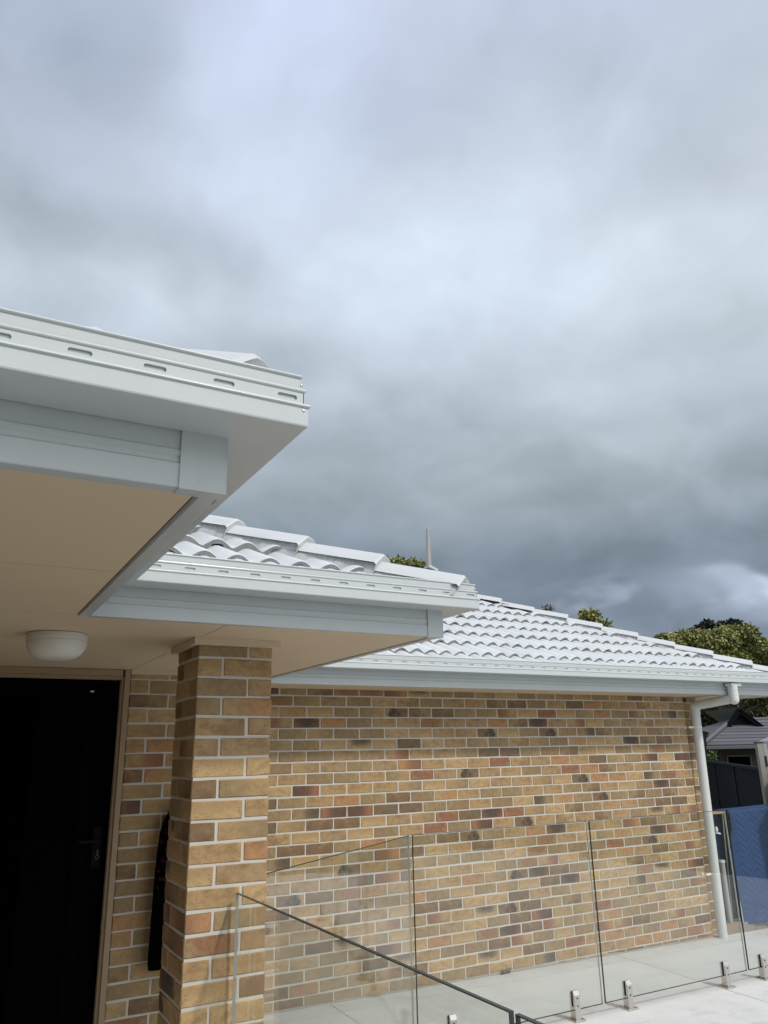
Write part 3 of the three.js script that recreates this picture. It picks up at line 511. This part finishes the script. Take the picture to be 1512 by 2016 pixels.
{ // jacket on the wall beside the door
  const t = thing('jacket', 'black garment with small magenta print hanging between the door wall and the brick column', 'jacket', [-5.80, 0, 1.10]);
  const rows = [[0.660, -0.058, 0.33, 0.050], [0.70, -0.064, 0.33, 0.055], [0.90, -0.060, 0.32, 0.058], [1.10, -0.056, 0.31, 0.062], [1.25, -0.050, 0.30, 0.066], [1.36, -0.040, 0.29, 0.066], [1.43, -0.022, 0.27, 0.058], [1.475, 0.004, 0.25, 0.045], [1.51, 0.06, 0.20, 0.03], [1.525, 0.10, 0.16, 0.012]];
  const P = [], U = [], N = 28, ring = rows.map(([y, l, r, th], j) => { const a = []; for (let k = 0; k <= N; k++) { const q = k / N * Math.PI * 2, c = (l + r) / 2, h = (r - l) / 2, fold = 1 + 0.16 * Math.sin(q * 5 + j * 0.4) * (j < 8 ? 1 : 0); a.push([c - Math.cos(q) * h, y, Math.sin(q) * th * fold * 0.9, k / N]); } return a; });
  for (let j = 0; j < rows.length - 1; j++) for (let k = 0; k < N; k++) { const q = [ring[j][k], ring[j][k + 1], ring[j + 1][k + 1], ring[j + 1][k]]; for (const m of [0, 1, 2, 0, 2, 3]) { P.push(q[m][0], q[m][1], q[m][2]); U.push(q[m][3], (q[m][1] - 0.66) / 0.87); } }
  const print = tex(256, 256, (u, v) => { let c = [0.0006, 0.0006, 0.001]; const on = v > 0.46 && v < 0.90 && u > 0.02 && u < 0.30; if (on) { const n = fbm(u * 60, v * 22, 3.0, 3), row = Math.sin(v * 110) > -0.2 ? 1 : 0; if (n > 0.12 && row) c = v > 0.62 ? [0.07, 0.006, 0.022] : [0.06, 0.014, 0.036]; } return c; }, { srgb: true });
  mesh('body', toCreasedNormals(soup(P, U), 1.0), new THREE.MeshPhysicalMaterial({ map: print, roughness: 1, specularIntensity: 0.1, side: THREE.DoubleSide }), t);
  const hook = bar([0.13, 1.50, -0.07], [0.13, 1.535, 0.01], 0.006); mesh('hook', hook, M.steel, t);
}
{ // tap and conduit by the corner
  const a = at(1411, 1636, 8.15), t = thing('garden_tap', 'small white garden tap on the brick corner behind the downpipe', 'tap', [a.x, a.y, a.z]);
  mesh('handle', (() => { const g = new THREE.SphereGeometry(0.020, 14, 10); g.scale(0.75, 1.5, 0.75); g.translate(0, 0.014, 0); return g; })(), std({ color: rgb(0.8, 0.8, 0.78), roughness: 0.4 }), t);
  mesh('spout', merge([bar([0, -0.02, 0], [0.03, -0.028, 0.02], 0.009), bar([0, -0.02, -0.05], [0, -0.02, 0], 0.011)]), std({ color: rgb(0.7, 0.7, 0.68), roughness: 0.4 }), t);
  const b = at(1421, 1694, 8.12), gy = groundY(b.x, b.z), c = thing('conduit', 'short grey conduit with a white cap standing beside the white downpipe', 'conduit', [b.x, gy, b.z]);
  mesh('pipe', bar([0, 0, 0], [0, b.y - gy - 0.02, 0], 0.026, 16), std({ color: rgb(0.36, 0.35, 0.34), roughness: 0.7 }), c);
  mesh('cap', bar([0, b.y - gy - 0.02, 0], [0, b.y - gy + 0.004, 0], 0.031, 16), M.outlet, c);
}
{ // low brick edging right of the downpipe
  const e = thing('brick_edging', 'low rough brick edging along the concrete under the blue blanket', 'edging', [0, 0, 0]);
  const eb = std({ color: rgb(0.29, 0.215, 0.15), roughness: 1, bumpMap: fineGrain, bumpScale: 0.004 }), eg = std({ color: rgb(0.27, 0.24, 0.205), roughness: 1, bumpMap: fineGrain, bumpScale: 0.004 });
  for (let i = 0; i < 9; i++) { const x = 0.285 + i * 0.236, g = new ConvexGeometry(Array.from({ length: 8 }, (_, k) => new THREE.Vector3((k & 1 ? 1 : -1) * (0.114 + rr(-0.006, 0.003)), (k & 2 ? 1 : -1) * 0.055 + rr(-0.010, 0.010), (k & 4 ? 1 : -1) * 0.055 + rr(-0.008, 0.008)))); g.translate(x, groundY(x, 0) + 0.03, -0.045); mesh('brick', g, i < 1 ? eb : eg, e); }
}
{ // dry weed
  const x = -2.62, w = thing('weed', 'small dry weed growing from the joint at the foot of the brick wall', 'weed', [x, groundY(x, 0.02), 0.02]);
  const P = []; for (let i = 0; i < 46; i++) { const a = rnd() * 6.283, l = rr(0.03, 0.075), b = rr(-0.05, 0.05), lean = rr(0.2, 1.0); const tip = [b + Math.cos(a) * l * lean, l * (1.15 - lean * 0.6), Math.abs(Math.sin(a)) * l * lean]; const s = 0.0022; P.push(b - s, 0, 0, b + s, 0, 0.002, ...tip, b, 0, -s, b, 0.001, s, tip[0] + 0.004, tip[1], tip[2]); }
  mesh('leaves', soup(P), std({ color: rgb(0.13, 0.125, 0.085), roughness: 1, side: THREE.DoubleSide }), w);
}

// ---------------------------------------------------------------- glass pool fence
function glassPanel(label, ax, az, bx, bz, bottom, top, spigots, swap = false) { // from (ax, az) to (bx, bz)
  const dx = bx - ax, dz = bz - az, L = Math.hypot(dx, dz), turn = Math.atan2(-dz, dx), mx = (ax + bx) / 2, mz = (az + bz) / 2, gy = groundY(mx, mz);
  const t = thing('glass_fence_panel', label, 'glass panel', [mx, gy, mz], 'frameless glass pool fence panels'); t.rotation.y = turn;
  const H = top - bottom, yc = (top + bottom) / 2 - gy;
  mesh('pane', box(L - 0.006, H - 0.006, 0.0105, 0, yc, 0), M.glass, t);
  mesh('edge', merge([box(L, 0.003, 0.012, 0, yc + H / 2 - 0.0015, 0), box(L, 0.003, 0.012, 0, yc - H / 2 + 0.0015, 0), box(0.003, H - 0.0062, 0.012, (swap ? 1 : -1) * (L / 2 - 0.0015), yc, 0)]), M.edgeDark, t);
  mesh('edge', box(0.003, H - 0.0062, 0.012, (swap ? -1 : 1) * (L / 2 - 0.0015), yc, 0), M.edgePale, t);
  for (const s of spigots) {
    const sy = groundY(mx + s * dx / L, mz + s * dz / L) - gy;
    const shape = new THREE.Shape(); shape.moveTo(-0.024, 0); shape.lineTo(0.026, 0); shape.lineTo(0.026, 0.150); shape.lineTo(0.0125, 0.176); shape.lineTo(0.0105, 0.176); shape.lineTo(0.0105, 0.078); shape.lineTo(-0.0105, 0.078); shape.lineTo(-0.0105, 0.170); shape.lineTo(-0.024, 0.160); shape.closePath();
    const g = new THREE.ExtrudeGeometry(shape, { depth: 0.046, bevelEnabled: true, bevelSize: 0.0015, bevelThickness: 0.0015, bevelSegments: 2 }); g.translate(0, 0, -0.023); g.rotateY(-Math.PI / 2);
    const sp = mesh('spigot', g, M.steel, t, [s, sy + 0.006, 0]);
    mesh('gasket', merge([box(0.047, 0.098, 0.0036, 0, 0.128, 0.0082), box(0.047, 0.092, 0.0036, 0, 0.125, -0.0082)]), M.rubber, sp);
    mesh('base_plate', rbox(0.100, 0.009, 0.100, 0.003, 0, -0.001, 0), M.steel, sp);
    for (const y of [0.132, 0.085]) { const c = new THREE.CylinderGeometry(0.0055, 0.0055, 0.004, 10); c.rotateX(Math.PI / 2); c.translate(0, y, 0.0275); mesh('screw', c, M.rubber, sp); }
  }
  return t;
}
const FZ = 1.158, FT = 1.250, FBm = 0.028;
glassPanel('middle clear glass panel parallel to the brick wall, right of the angled panel', -4.172, FZ, -2.618, FZ, FBm, FT, [0.52, -0.52]);
glassPanel('clear glass panel parallel to the wall, in front of the white downpipe', -2.592, FZ, -1.035, FZ, FBm, FT, [-0.553, 0.52]);
glassPanel('clear glass panel at right edge of the picture in front of the blue blanket', -1.010, FZ, 0.545, FZ, FBm, FT, [-0.60, 0.55]);
glassPanel('angled clear glass panel running from the brick column towards the brick wall', -5.708, 2.275, -4.205, 1.165, 0.035, 1.250, [-0.55, 0.55]);
glassPanel('nearest glass panel with thick dark top edge, starting in front of the brick column', -5.862, 2.552, -5.862, 4.385, 0.03, 1.238, [-0.6, 0.6], true);
glassPanel('glass panel at bottom edge of picture, past the end of the nearest panel', -5.862, 4.405, -5.862, 6.2, 0.03, 1.238, [-0.6, 0.6]);

// ---------------------------------------------------------------- blanket on a drying rack
{
  const x0 = 0.42, x1 = 1.75, zf = 0.02, zr = -0.135, topY = 1.118, r = 0.03;
  const rack = thing('drying_rack', 'wooden rail drying rack whose bar ends show left of the blue blanket', 'rack', [0, 0, 0]);
  const wood = std({ color: rgb(0.36, 0.27, 0.16), roughness: 0.7 }), metal = std({ color: rgb(0.62, 0.60, 0.56), roughness: 0.4, metalness: 0.4 });
  for (const [z, xs] of [[-0.02, 0.24], [-0.105, 0.30]]) { const m = mesh('rail', rbox(1.9, 0.022, 0.030, 0.003, xs + 0.95, topY - 0.022, z), wood, rack); }
  for (const x of [0.47, 1.6]) { mesh('leg', bar([x, groundY(x, 0) + 0.0, 0.0], [x, topY - 0.03, -0.05], 0.008), metal, rack); mesh('leg', bar([x, groundY(x, -0.2), -0.13], [x, topY - 0.03, -0.07], 0.008), metal, rack); }
  // zigzag quilting
  const q = tex(512, 512, (u, v) => { const per = 1 / 5, amp = 0.085; const uu = u + 0.012 * tileNoise(u, v, 6, 3.3, 3), zig = Math.abs((((uu / per) % 1) + 1) % 1 - 0.5) * 2 * amp + 0.006 * tileNoise(u, v, 11, 1.3, 3); const d = Math.abs((((v + zig) * 15) % 1 + 1) % 1 - 0.5) * 2; return Math.pow(1 - Math.pow(d, 3.2), 0.8) * 0.85 + 0.1 * tileNoise(u, v, 20, 2, 3); });
  const qc = tex(512, 512, (u, v) => { const per = 1 / 5, amp = 0.085; const uu = u + 0.012 * tileNoise(u, v, 6, 3.3, 3), zig = Math.abs((((uu / per) % 1) + 1) % 1 - 0.5) * 2 * amp + 0.006 * tileNoise(u, v, 11, 1.3, 3); const d = Math.abs((((v + zig) * 15) % 1 + 1) % 1 - 0.5) * 2; const s = smooth(0.86, 0.97, d), n = tileNoise(u, v, 9, 4, 4), w = tileNoise(u, v, 90, 1, 2); const k = 1 + n * 0.35 + w * 0.25; return [0.016 * k + s * 0.03, 0.055 * k + s * 0.048, 0.168 * k + s * 0.07]; }, { srgb: true });
  const bm = std({ map: qc, bumpMap: q, bumpScale: 0.009, roughness: 0.95, side: THREE.DoubleSide });
  const bl = thing('moving_blanket', 'quilted blue zigzag moving blanket draped over the drying rack', 'blanket', [0, 0, 0]);
  const N = 80, prof = [];
  for (let k = 0; k <= 44; k++) prof.push([zf + r, -0.0 + 0.015 + (topY - 0.03 - 0.015) * k / 44]);
  for (let k = 1; k <= 6; k++) { const a = Math.PI / 2 * k / 6; prof.push([zf + r * Math.cos(a), topY - 0.03 + 0.03 * Math.sin(a)]); }
  for (let k = 1; k <= 4; k++) prof.push([zf + (zr - zf) * k / 4, topY - 0.008 * Math.sin(Math.PI * k / 4)]);
  for (let k = 1; k <= 6; k++) { const a = Math.PI / 2 * k / 6; prof.push([zr - r * Math.sin(a), topY - 0.03 * (1 - Math.cos(a))]); }
  for (let k = 1; k <= 36; k++) prof.push([zr - r, topY - 0.03 - (topY - 0.02 - 0.04) * k / 36]);
  let acc = 0; const S = prof.map((p, i) => (i ? (acc += Math.hypot(p[0] - prof[i - 1][0], p[1] - prof[i - 1][1])) : 0));
  const grid = prof.map(([z, y], j) => Array.from({ length: N + 1 }, (_, i) => {
    const u = i / N, front = z > -0.05, hang = Math.max(0, topY - y);
    let x = x0 + (x1 - x0) * u - (front ? 0 : 0.07 * (1 - u) * Math.min(1, hang * 6));
    const edge = front ? 0.045 * Math.exp(-(((y - 0.93) / 0.14) ** 2)) - 0.02 * Math.exp(-(((y - 0.55) / 0.2) ** 2)) + 0.05 * (1 - y / 1.1) : 0.0;
    x += edge * Math.exp(-u * 9);
    const w = fbm(x * 2.4, y * 1.1, front ? 3.1 : 8.2, 3) * 0.05 * Math.min(1, hang * 2) + 0.012 * Math.sin(x * 9 + y * 1.4) * Math.min(1, hang * 1.5);
    const curl = front ? -0.05 * Math.exp(-u * 16) * Math.min(1, hang * 4) : 0.0;
    return [x, y - (z <= -0.05 ? 0 : 0.02 * u * Math.min(1, hang)) + (front || !hang ? 0.02 * u : 0), z + w * (front ? 1 : 0.5) + curl, x * 0.95, S[j] * 0.95];
  }));
  const P = [], U = []; for (let j = 0; j < grid.length - 1; j++) for (let i = 0; i < N; i++) { const c = [grid[j][i], grid[j][i + 1], grid[j + 1][i + 1], grid[j + 1][i]]; for (const m of [0, 1, 2, 0, 2, 3]) { P.push(c[m][0], c[m][1], c[m][2]); U.push(c[m][3], c[m][4]); } }
  let g = soup(P, U); g = toCreasedNormals(g, 1.2);
  mesh('cloth', g, bm, bl);
  const edgePts = grid.map((row) => new THREE.Vector3(row[0][0], row[0][1], row[0][2]));
  mesh('binding', new THREE.TubeGeometry(new THREE.CatmullRomCurve3(edgePts), 160, 0.007, 6), std({ color: rgb(0.03, 0.035, 0.06), roughness: 0.9 }), bl);
}

// ---------------------------------------------------------------- beyond: fences, shed, neighbour's house, trees
const YAW = camera.rotation.y;
function steelFence(label, A, B, topDrop, height, group) {
  const dx = B.x - A.x, dz = B.z - A.z, L = Math.hypot(dx, dz), t = thing('steel_fence', label, 'fence', [A.x, A.y - height, A.z], group); t.rotation.y = Math.atan2(-dz, dx);
  const slope = (B.y - A.y) / L, mat = new THREE.MeshPhysicalMaterial({ color: rgb(0.012, 0.0145, 0.018), roughness: 0.8, specularIntensity: 0.25 });
  const rise = (x) => slope * x;
  const bays = Math.max(1, Math.round(L / 2.37)), bw = L / bays;
  for (let b = 0; b < bays; b++) {
    const P = []; const ribs = Math.floor(bw / 0.1), zz = (k) => [0, 0.018, 0.018, 0][k % 4];
    const pts = []; for (let k = 0; k <= ribs * 2; k++) pts.push([b * bw + bw * k / (ribs * 2), zz(k)]);
    for (let k = 0; k < pts.length - 1; k++) { const [xa, za] = pts[k], [xb, zb] = pts[k + 1]; const a = [xa, rise(xa), za], c = [xb, rise(xb), zb], d = [xb, height + rise(xb) - 0.02, zb], e = [xa, height + rise(xa) - 0.02, za]; P.push(...a, ...c, ...d, ...a, ...d, ...e); }
    const g = soup(P); mat.side = THREE.DoubleSide; mesh('sheet', g, mat, t);
    mesh('post', box(0.05, height + 0.02, 0.05, b * bw, height / 2 + rise(b * bw) - 0.01, 0.012), mat, t);
  }
  const rg = box(L, 0.04, 0.06, L / 2, 0, 0.01); rg.rotateZ(Math.atan(slope)); rg.translate(0, height - 0.005, 0); mesh('top_rail', rg, mat, t);
}
{
  const A = at(1380, 1494.8, 17.6), B = at(1500, 1515.5, 10.6); const C = B.clone().add(B.clone().sub(A).multiplyScalar(0.35));
  A.y = B.y = C.y = (A.y + B.y) / 2;
  steelFence('dark ribbed steel fence below the neighbouring house, behind the blue blanket', A, C, 0, 1.8);
  const D = at(1376, 1437, 24), F = at(1428, 1451, 43); D.y = F.y = (D.y + F.y) / 2; steelFence('short length of dark steel fence up the slope behind the downpipe', D, F, 0, 1.8);
}
{ // shed corner at right edge
  const p = at(1493, 1463, 9.6), q0 = at(1512, 1600, 9.6);
  const s = thing('garden_shed', 'grey ribbed garden shed with pale door frame cut off by right edge', 'shed', [p.x, 0, p.z]); s.rotation.y = YAW;
  const top = p.y, gr = -0.35, hgt = top - gr, pale = std({ color: rgb(0.30, 0.295, 0.255), roughness: 0.6 }), grey = std({ color: rgb(0.32, 0.335, 0.335), roughness: 0.55 }), rib = std({ color: rgb(0.24, 0.26, 0.27), roughness: 0.55, side: THREE.DoubleSide });
  mesh('post', rbox(0.070, hgt, 0.07, 0.004, 0, gr + hgt / 2, 0), pale, s);
  mesh('post_cap', box(0.085, 0.012, 0.085, 0.0, top + 0.007, 0), M.rubber, s);
  mesh('door_frame', merge([rbox(0.055, hgt - 0.02, 0.05, 0.004, 0.075, gr + hgt / 2, -0.012), box(1.9, 0.05, 0.05, 1.05, top - 0.052, -0.013)]), grey, s);
  mesh('latch', rbox(0.022, 0.125, 0.03, 0.003, 0.046, top - 0.215, 0.03), M.rubber, s);
  const P = []; for (let k = 0; k < 44; k++) { const a = 0.10 + k * 0.04, z = [0, 0.016, 0.016, 0], za = -0.05 + z[k % 4], zb = -0.05 + z[(k + 1) % 4]; P.push(a, gr, za, a + 0.04, gr, zb, a + 0.04, top - 0.03, zb, a, gr, za, a + 0.04, top - 0.03, zb, a, top - 0.03, za); }
  mesh('wall_sheet', soup(P), rib, s);
  mesh('barge_trim', box(1.8, 0.016, 0.06, 1.02, top - 0.010, 0.012), M.outlet, s);
  const R = []; R.push(0.02, top + 0.02, -0.03, 1.9, top + 0.02, -0.03, 1.9, top + 0.62, -1.0); mesh('roof_sheet', soup(R), std({ color: rgb(0.20, 0.21, 0.21), roughness: 0.6, side: THREE.DoubleSide }), s);
}
{ // neighbour's house, low behind the fence
  const D = 26, m = D / FOC, o = at(1386, 1466, D);
  const h = thing('neighbour_house', "neighbouring house with dark grey flat tiled hip roof and black gable", 'house', [o.x, o.y, o.z]); h.rotation.y = YAW;
  const tl = std({ color: rgb(0.105, 0.11, 0.125), roughness: 0.75 }), tl2 = std({ color: rgb(0.085, 0.09, 0.10), roughness: 0.8 }), dk = new THREE.MeshPhysicalMaterial({ color: rgb(0.006, 0.006, 0.009), roughness: 0.9, specularIntensity: 0.2, side: THREE.DoubleSide }), gut = std({ color: rgb(0.10, 0.11, 0.12), roughness: 0.5 });
  const W = 7.5, slope = 0.42;          // eave from x = 0 to W
  const rows = 9, ry = 6.2 * m;         // rise of each course
  for (let r = 0; r < rows; r++) { // courses step up and back, cut by the hip
    const k = r * ry / slope, x0 = 2.35 * ry * r, y = r * ry, z = -k, n = 14, x1 = W - 0.4 * r;
    const roofCourse = new THREE.Group(); 
    const P = []; const q = (a, b, c, d) => P.push(...a, ...b, ...c, ...a, ...c, ...d); const f = 0.30 * ry;
    q([x0, y - f, z + 0.03], [x1, y - f, z + 0.03], [x1, y, z + 0.03], [x0, y, z + 0.03]);
    q([x0, y, z + 0.03], [x1, y, z + 0.03], [x1, y + ry - f, z - ry / slope + 0.03], [x0 + 2.35 * ry, y + ry - f, z - ry / slope + 0.03]);
    mesh('tile_course', soup(P), r % 2 ? tl : tl2, h);
  }
  const hp = bar([-0.05, 0.03, 0.05], [2.35 * ry * 6.0, ry * 6.0 + 0.05, -6.0 * ry / slope], 0.07, 8); mesh('hip_capping', hp, tl, h);
  { const P = []; P.push(0, 0, 0, 2.35 * ry * rows, ry * rows, -rows * ry / slope, -0.2, 0, -6); mesh('roof_side', soup(P), std({ color: rgb(0.09, 0.095, 0.105), roughness: 0.8, side: THREE.DoubleSide }), h); }
  // black gable with its own little roof
  const gx = (u) => (u - 1386) * m, gyy = (v) => (1466 - v) * m;
  const z0 = -1.5; const P = [gx(1474), gyy(1434), z0, gx(1540), gyy(1434), z0, gx(1507), gyy(1399), z0]; mesh('gable_face', soup(P), dk, h);
  const barge = (a, b) => { const A = new THREE.Vector3(...a), B = new THREE.Vector3(...b), dd = B.clone().sub(A), g = box(dd.length(), 0.16, 0.10, dd.length() / 2, 0, 0); g.rotateZ(Math.atan2(dd.y, dd.x)); g.translate(...a); return g; };
  mesh('barge_board', barge([gx(1471), gyy(1435), z0 + 0.06], [gx(1502), gyy(1398), z0 + 0.06]), dk, h);
  mesh('barge_board', barge([gx(1502), gyy(1398), z0 + 0.06], [gx(1545), gyy(1435), z0 + 0.06]), dk, h);
  { const R = []; const a = [gx(1500), gyy(1397) + 0.08, z0 + 0.15], b = [gx(1500), gyy(1397) + 0.08, z0 - 3], c = [gx(1545), gyy(1430), z0 - 3], d = [gx(1545), gyy(1430), z0 + 0.15]; R.push(...a, ...d, ...c, ...a, ...c, ...b); mesh('gable_roof', soup(R), std({ color: rgb(0.26, 0.27, 0.27), roughness: 0.7, side: THREE.DoubleSide }), h); }
  mesh('gutter', rbox(W, 0.11, 0.12, 0.015, W / 2, -0.105, 0.05), gut, h);
  mesh('soffit', box(W, 0.02, 0.7, W / 2, -0.16, -0.32), gut, h);
  const wl = std({ color: rgb(0.085, 0.072, 0.058), roughness: 0.9 });  // beige wall, its shade below the eave put into this dark colour
  mesh('wall', box(W - 0.7, 2.4, 0.15, W / 2 + 0.35, -1.35, -0.7), wl, h);
  const wn = mesh('window', box(0.75, 1.1, 0.05, gx(1465), -0.95, -0.60), M.blackFrame, h); mesh('frame', merge([box(0.80, 0.05, 0.07, gx(1465), -0.39, -0.60), box(0.05, 1.1, 0.07, gx(1465) - 0.4, -0.95, -0.60), box(0.05, 1.1, 0.07, gx(1465) + 0.4, -0.95, -0.60)]), gut, wn);
  mesh('roof_body', box(W - 1.0, 0.02, 3, W / 2 + 0.6, -0.04, -1.6), dk, h);
}
// trees: trunk and limbs, crown of many leaves in clumps
const barkM = std({ color: rgb(0.13, 0.10, 0.075), roughness: 1 });
function tree(name, label, D, clumps, opt) { // clumps: [u, v, radius px] as seen in the photo, at distance D, with depth spread
  const m = D / FOC, base = at(opt.trunk[0], opt.trunk[1], D), t = thing(name, label, 'tree', [base.x, -0.75, base.z], opt.group);
  const right = new THREE.Vector3(1, 0, 0).applyQuaternion(camera.quaternion), fw = dirOf(756, 1466).normalize(); fw.y = 0; fw.normalize();
  const P = [], C = [], size = opt.leaf, dirs = [];
  const limbs = [bar([0, 0, 0], [0, Math.max(1, base.y + 0.75), 0], opt.r || 0.16, 8, (opt.r || 0.16) * 0.55)];
  for (const [u, v, rad, dens = 1, flat = 0.8] of clumps) {
    const back = rr(-0.5, 0.5) * (opt.deep ?? 1.6), c = at(u, v, D).addScaledVector(fw, back).sub(t.position), R = rad * m;
    limbs.push(bar([0, Math.max(0.6, base.y + 0.4), 0], [c.x, c.y, c.z], 0.05, 5, 0.012));
    const n = Math.round(opt.n * (rad / 30) ** 2 * dens), tone = rr(0.85, 1.15);
    for (let i = 0; i < n; i++) {
      const d = new THREE.Vector3(rr(-1, 1), rr(-1, 1), rr(-1, 1)); if (d.length() > 1 || d.length() < 0.05) { i--; continue; }
      const q = Math.pow(d.length(), 0.35); d.normalize().multiplyScalar(q * R * (1 + 0.25 * noise.noise(d.x * 3 + u, d.y * 3, d.z * 3)));
      d.y *= flat; d.x += 0; const p = c.clone().add(d);
      const L = size * rr(0.6, 1.35), wd = L * opt.slim, ax = new THREE.Vector3(rr(-1, 1), rr(-1, 1) - opt.hang, rr(-1, 1)).normalize(), sd = new THREE.Vector3(rr(-1, 1), rr(-1, 1), rr(-1, 1)).cross(ax).normalize().multiplyScalar(wd), e = p.clone().addScaledVector(ax, L), mid = p.clone().addScaledVector(ax, L * 0.45);
      const a1 = mid.clone().add(sd), a2 = mid.clone().sub(sd);
      P.push(p.x, p.y, p.z, a1.x, a1.y, a1.z, e.x, e.y, e.z, p.x, p.y, p.z, e.x, e.y, e.z, a2.x, a2.y, a2.z);
      const k = tone * rr(0.6, 1.4), w = rnd(), col = opt.colors[Math.floor(w * opt.colors.length)];
      for (let s = 0; s < 6; s++) C.push(col[0] * k, col[1] * k, col[2] * k);
    }
  }
  mesh('trunk', merge(limbs), barkM, t);
  const g = soup(P); g.setAttribute('color', new THREE.Float32BufferAttribute(C, 3));
  const o = mesh('crown', g, std({ vertexColors: true, roughness: 0.75, side: THREE.DoubleSide }), t);
  return t;
}
const OLV = [[0.255, 0.275, 0.085], [0.22, 0.245, 0.075], [0.30, 0.295, 0.10], [0.185, 0.21, 0.065], [0.33, 0.32, 0.13]], DRK = [[0.020, 0.024, 0.016], [0.028, 0.03, 0.02], [0.035, 0.034, 0.024]], SHD = [[0.05, 0.052, 0.024], [0.085, 0.075, 0.032], [0.03, 0.036, 0.018], [0.12, 0.095, 0.045], [0.06, 0.06, 0.025]];  // SHD puts the shade of the low foliage into its leaf colours
{
  const big = [];
  for (const [u, v, r] of [[1306, 1262, 18], [1338, 1256, 16], [1320, 1268, 24], [1345, 1270, 26], [1368, 1264, 26], [1308, 1284, 22], [1395, 1256, 22], [1435, 1248, 22], [1330, 1285, 26], [1366, 1252, 18], [1384, 1270, 30], [1420, 1262, 30], [1452, 1250, 26], [1474, 1246, 22], [1492, 1268, 26], [1512, 1290, 30], [1400, 1310, 36], [1450, 1305, 38], [1500, 1325, 36], [1360, 1310, 28], [1540, 1310, 40], [1570, 1340, 50], [1450, 1345, 40], [1400, 1345, 34], [1520, 1365, 40]]) big.push([u, v, r]);
  tree('olive_tree', 'broad olive green tree rising behind the far end of the white roof', 34, big, { trunk: [1440, 1400], leaf: 0.17, slim: 0.24, hang: 0.5, n: 2900, colors: OLV, deep: 1.0, r: 0.2 });
  const gum = []; for (const [u, v, r] of [[1384, 1235, 9], [1400, 1227, 10], [1394, 1243, 10], [1418, 1236, 9], [1428, 1229, 9], [1440, 1228, 9], [1440, 1240, 10], [1453, 1229, 9], [1460, 1235, 8], [1370, 1243, 5], [1347, 1251, 5]]) gum.push([u, v, r, 1.7]);
  tree('gum_tree', 'dark rounded gum crown standing above the olive green tree', 48, gum, { trunk: [1420, 1260], leaf: 0.22, slim: 0.3, hang: 0.2, n: 1900, colors: DRK, deep: 1.2, r: 0.25 });
  tree('tree', 'small olive treetop showing over the white roof left of the spike', 32, [[768, 1104, 9], [788, 1103, 10], [780, 1112, 12], [812, 1110, 11], [828, 1115, 9], [800, 1118, 14], [795, 1150, 34], [770, 1190, 40], [825, 1190, 40]], { trunk: [795, 1180], leaf: 0.20, slim: 0.24, hang: 0.1, n: 900, colors: OLV, deep: 0.8 });
  tree('tree', 'round olive treetop showing over the middle of the far white hip', 32, [[1150, 1213, 11], [1166, 1212, 11], [1160, 1222, 14], [1176, 1223, 10], [1190, 1230, 8], [1165, 1258, 30], [1140, 1300, 40], [1190, 1300, 40]], { trunk: [1163, 1300], leaf: 0.19, slim: 0.24, hang: 0.1, n: 1300, colors: OLV, deep: 0.6 });
  tree('tree', 'tiny brown treetop showing over the upper part of the far white hip', 34, [[1076, 1197, 6], [1086, 1196, 5], [1082, 1232, 22], [1082, 1275, 34]], { trunk: [1080, 1270], leaf: 0.15, slim: 0.2, hang: 0.0, n: 900, colors: [[0.14, 0.09, 0.06], [0.10, 0.08, 0.04]], deep: 0.3 });
  const low = []; for (const [u, v, r] of [[1392, 1392, 26], [1430, 1388, 28], [1470, 1392, 28], [1508, 1392, 30], [1400, 1420, 26], [1440, 1425, 30], [1480, 1420, 30], [1395, 1450, 24], [1430, 1455, 26], [1520, 1430, 34], [1550, 1400, 44], [1380, 1470, 20]]) low.push([u, v, r]);
  tree('shaded_tree', 'dark shaded tree with drooping leaves seen below the far eave', 50, low, { trunk: [1445, 1470], leaf: 0.32, slim: 0.2, hang: 1.0, n: 1300, colors: SHD, deep: 2.2, r: 0.25 });
  const sb = at(1402, 1495, 16.5); 
  const s2 = tree('shrub', 'bright green shrub between the dark fence and the neighbouring house', 18.5, [[1402, 1492, 8], [1404, 1486, 6], [1399, 1499, 7]], { trunk: [1402, 1505], leaf: 0.10, slim: 0.2, hang: -0.5, n: 900, colors: [[0.10, 0.15, 0.04], [0.07, 0.12, 0.03]], deep: 0.2, r: 0.04 });
  s2.userData.category = 'shrub';
}

scene.traverse((o) => { if (o.isMesh) { o.castShadow = true; o.receiveShadow = true; } });
renderer.render(scene, camera);
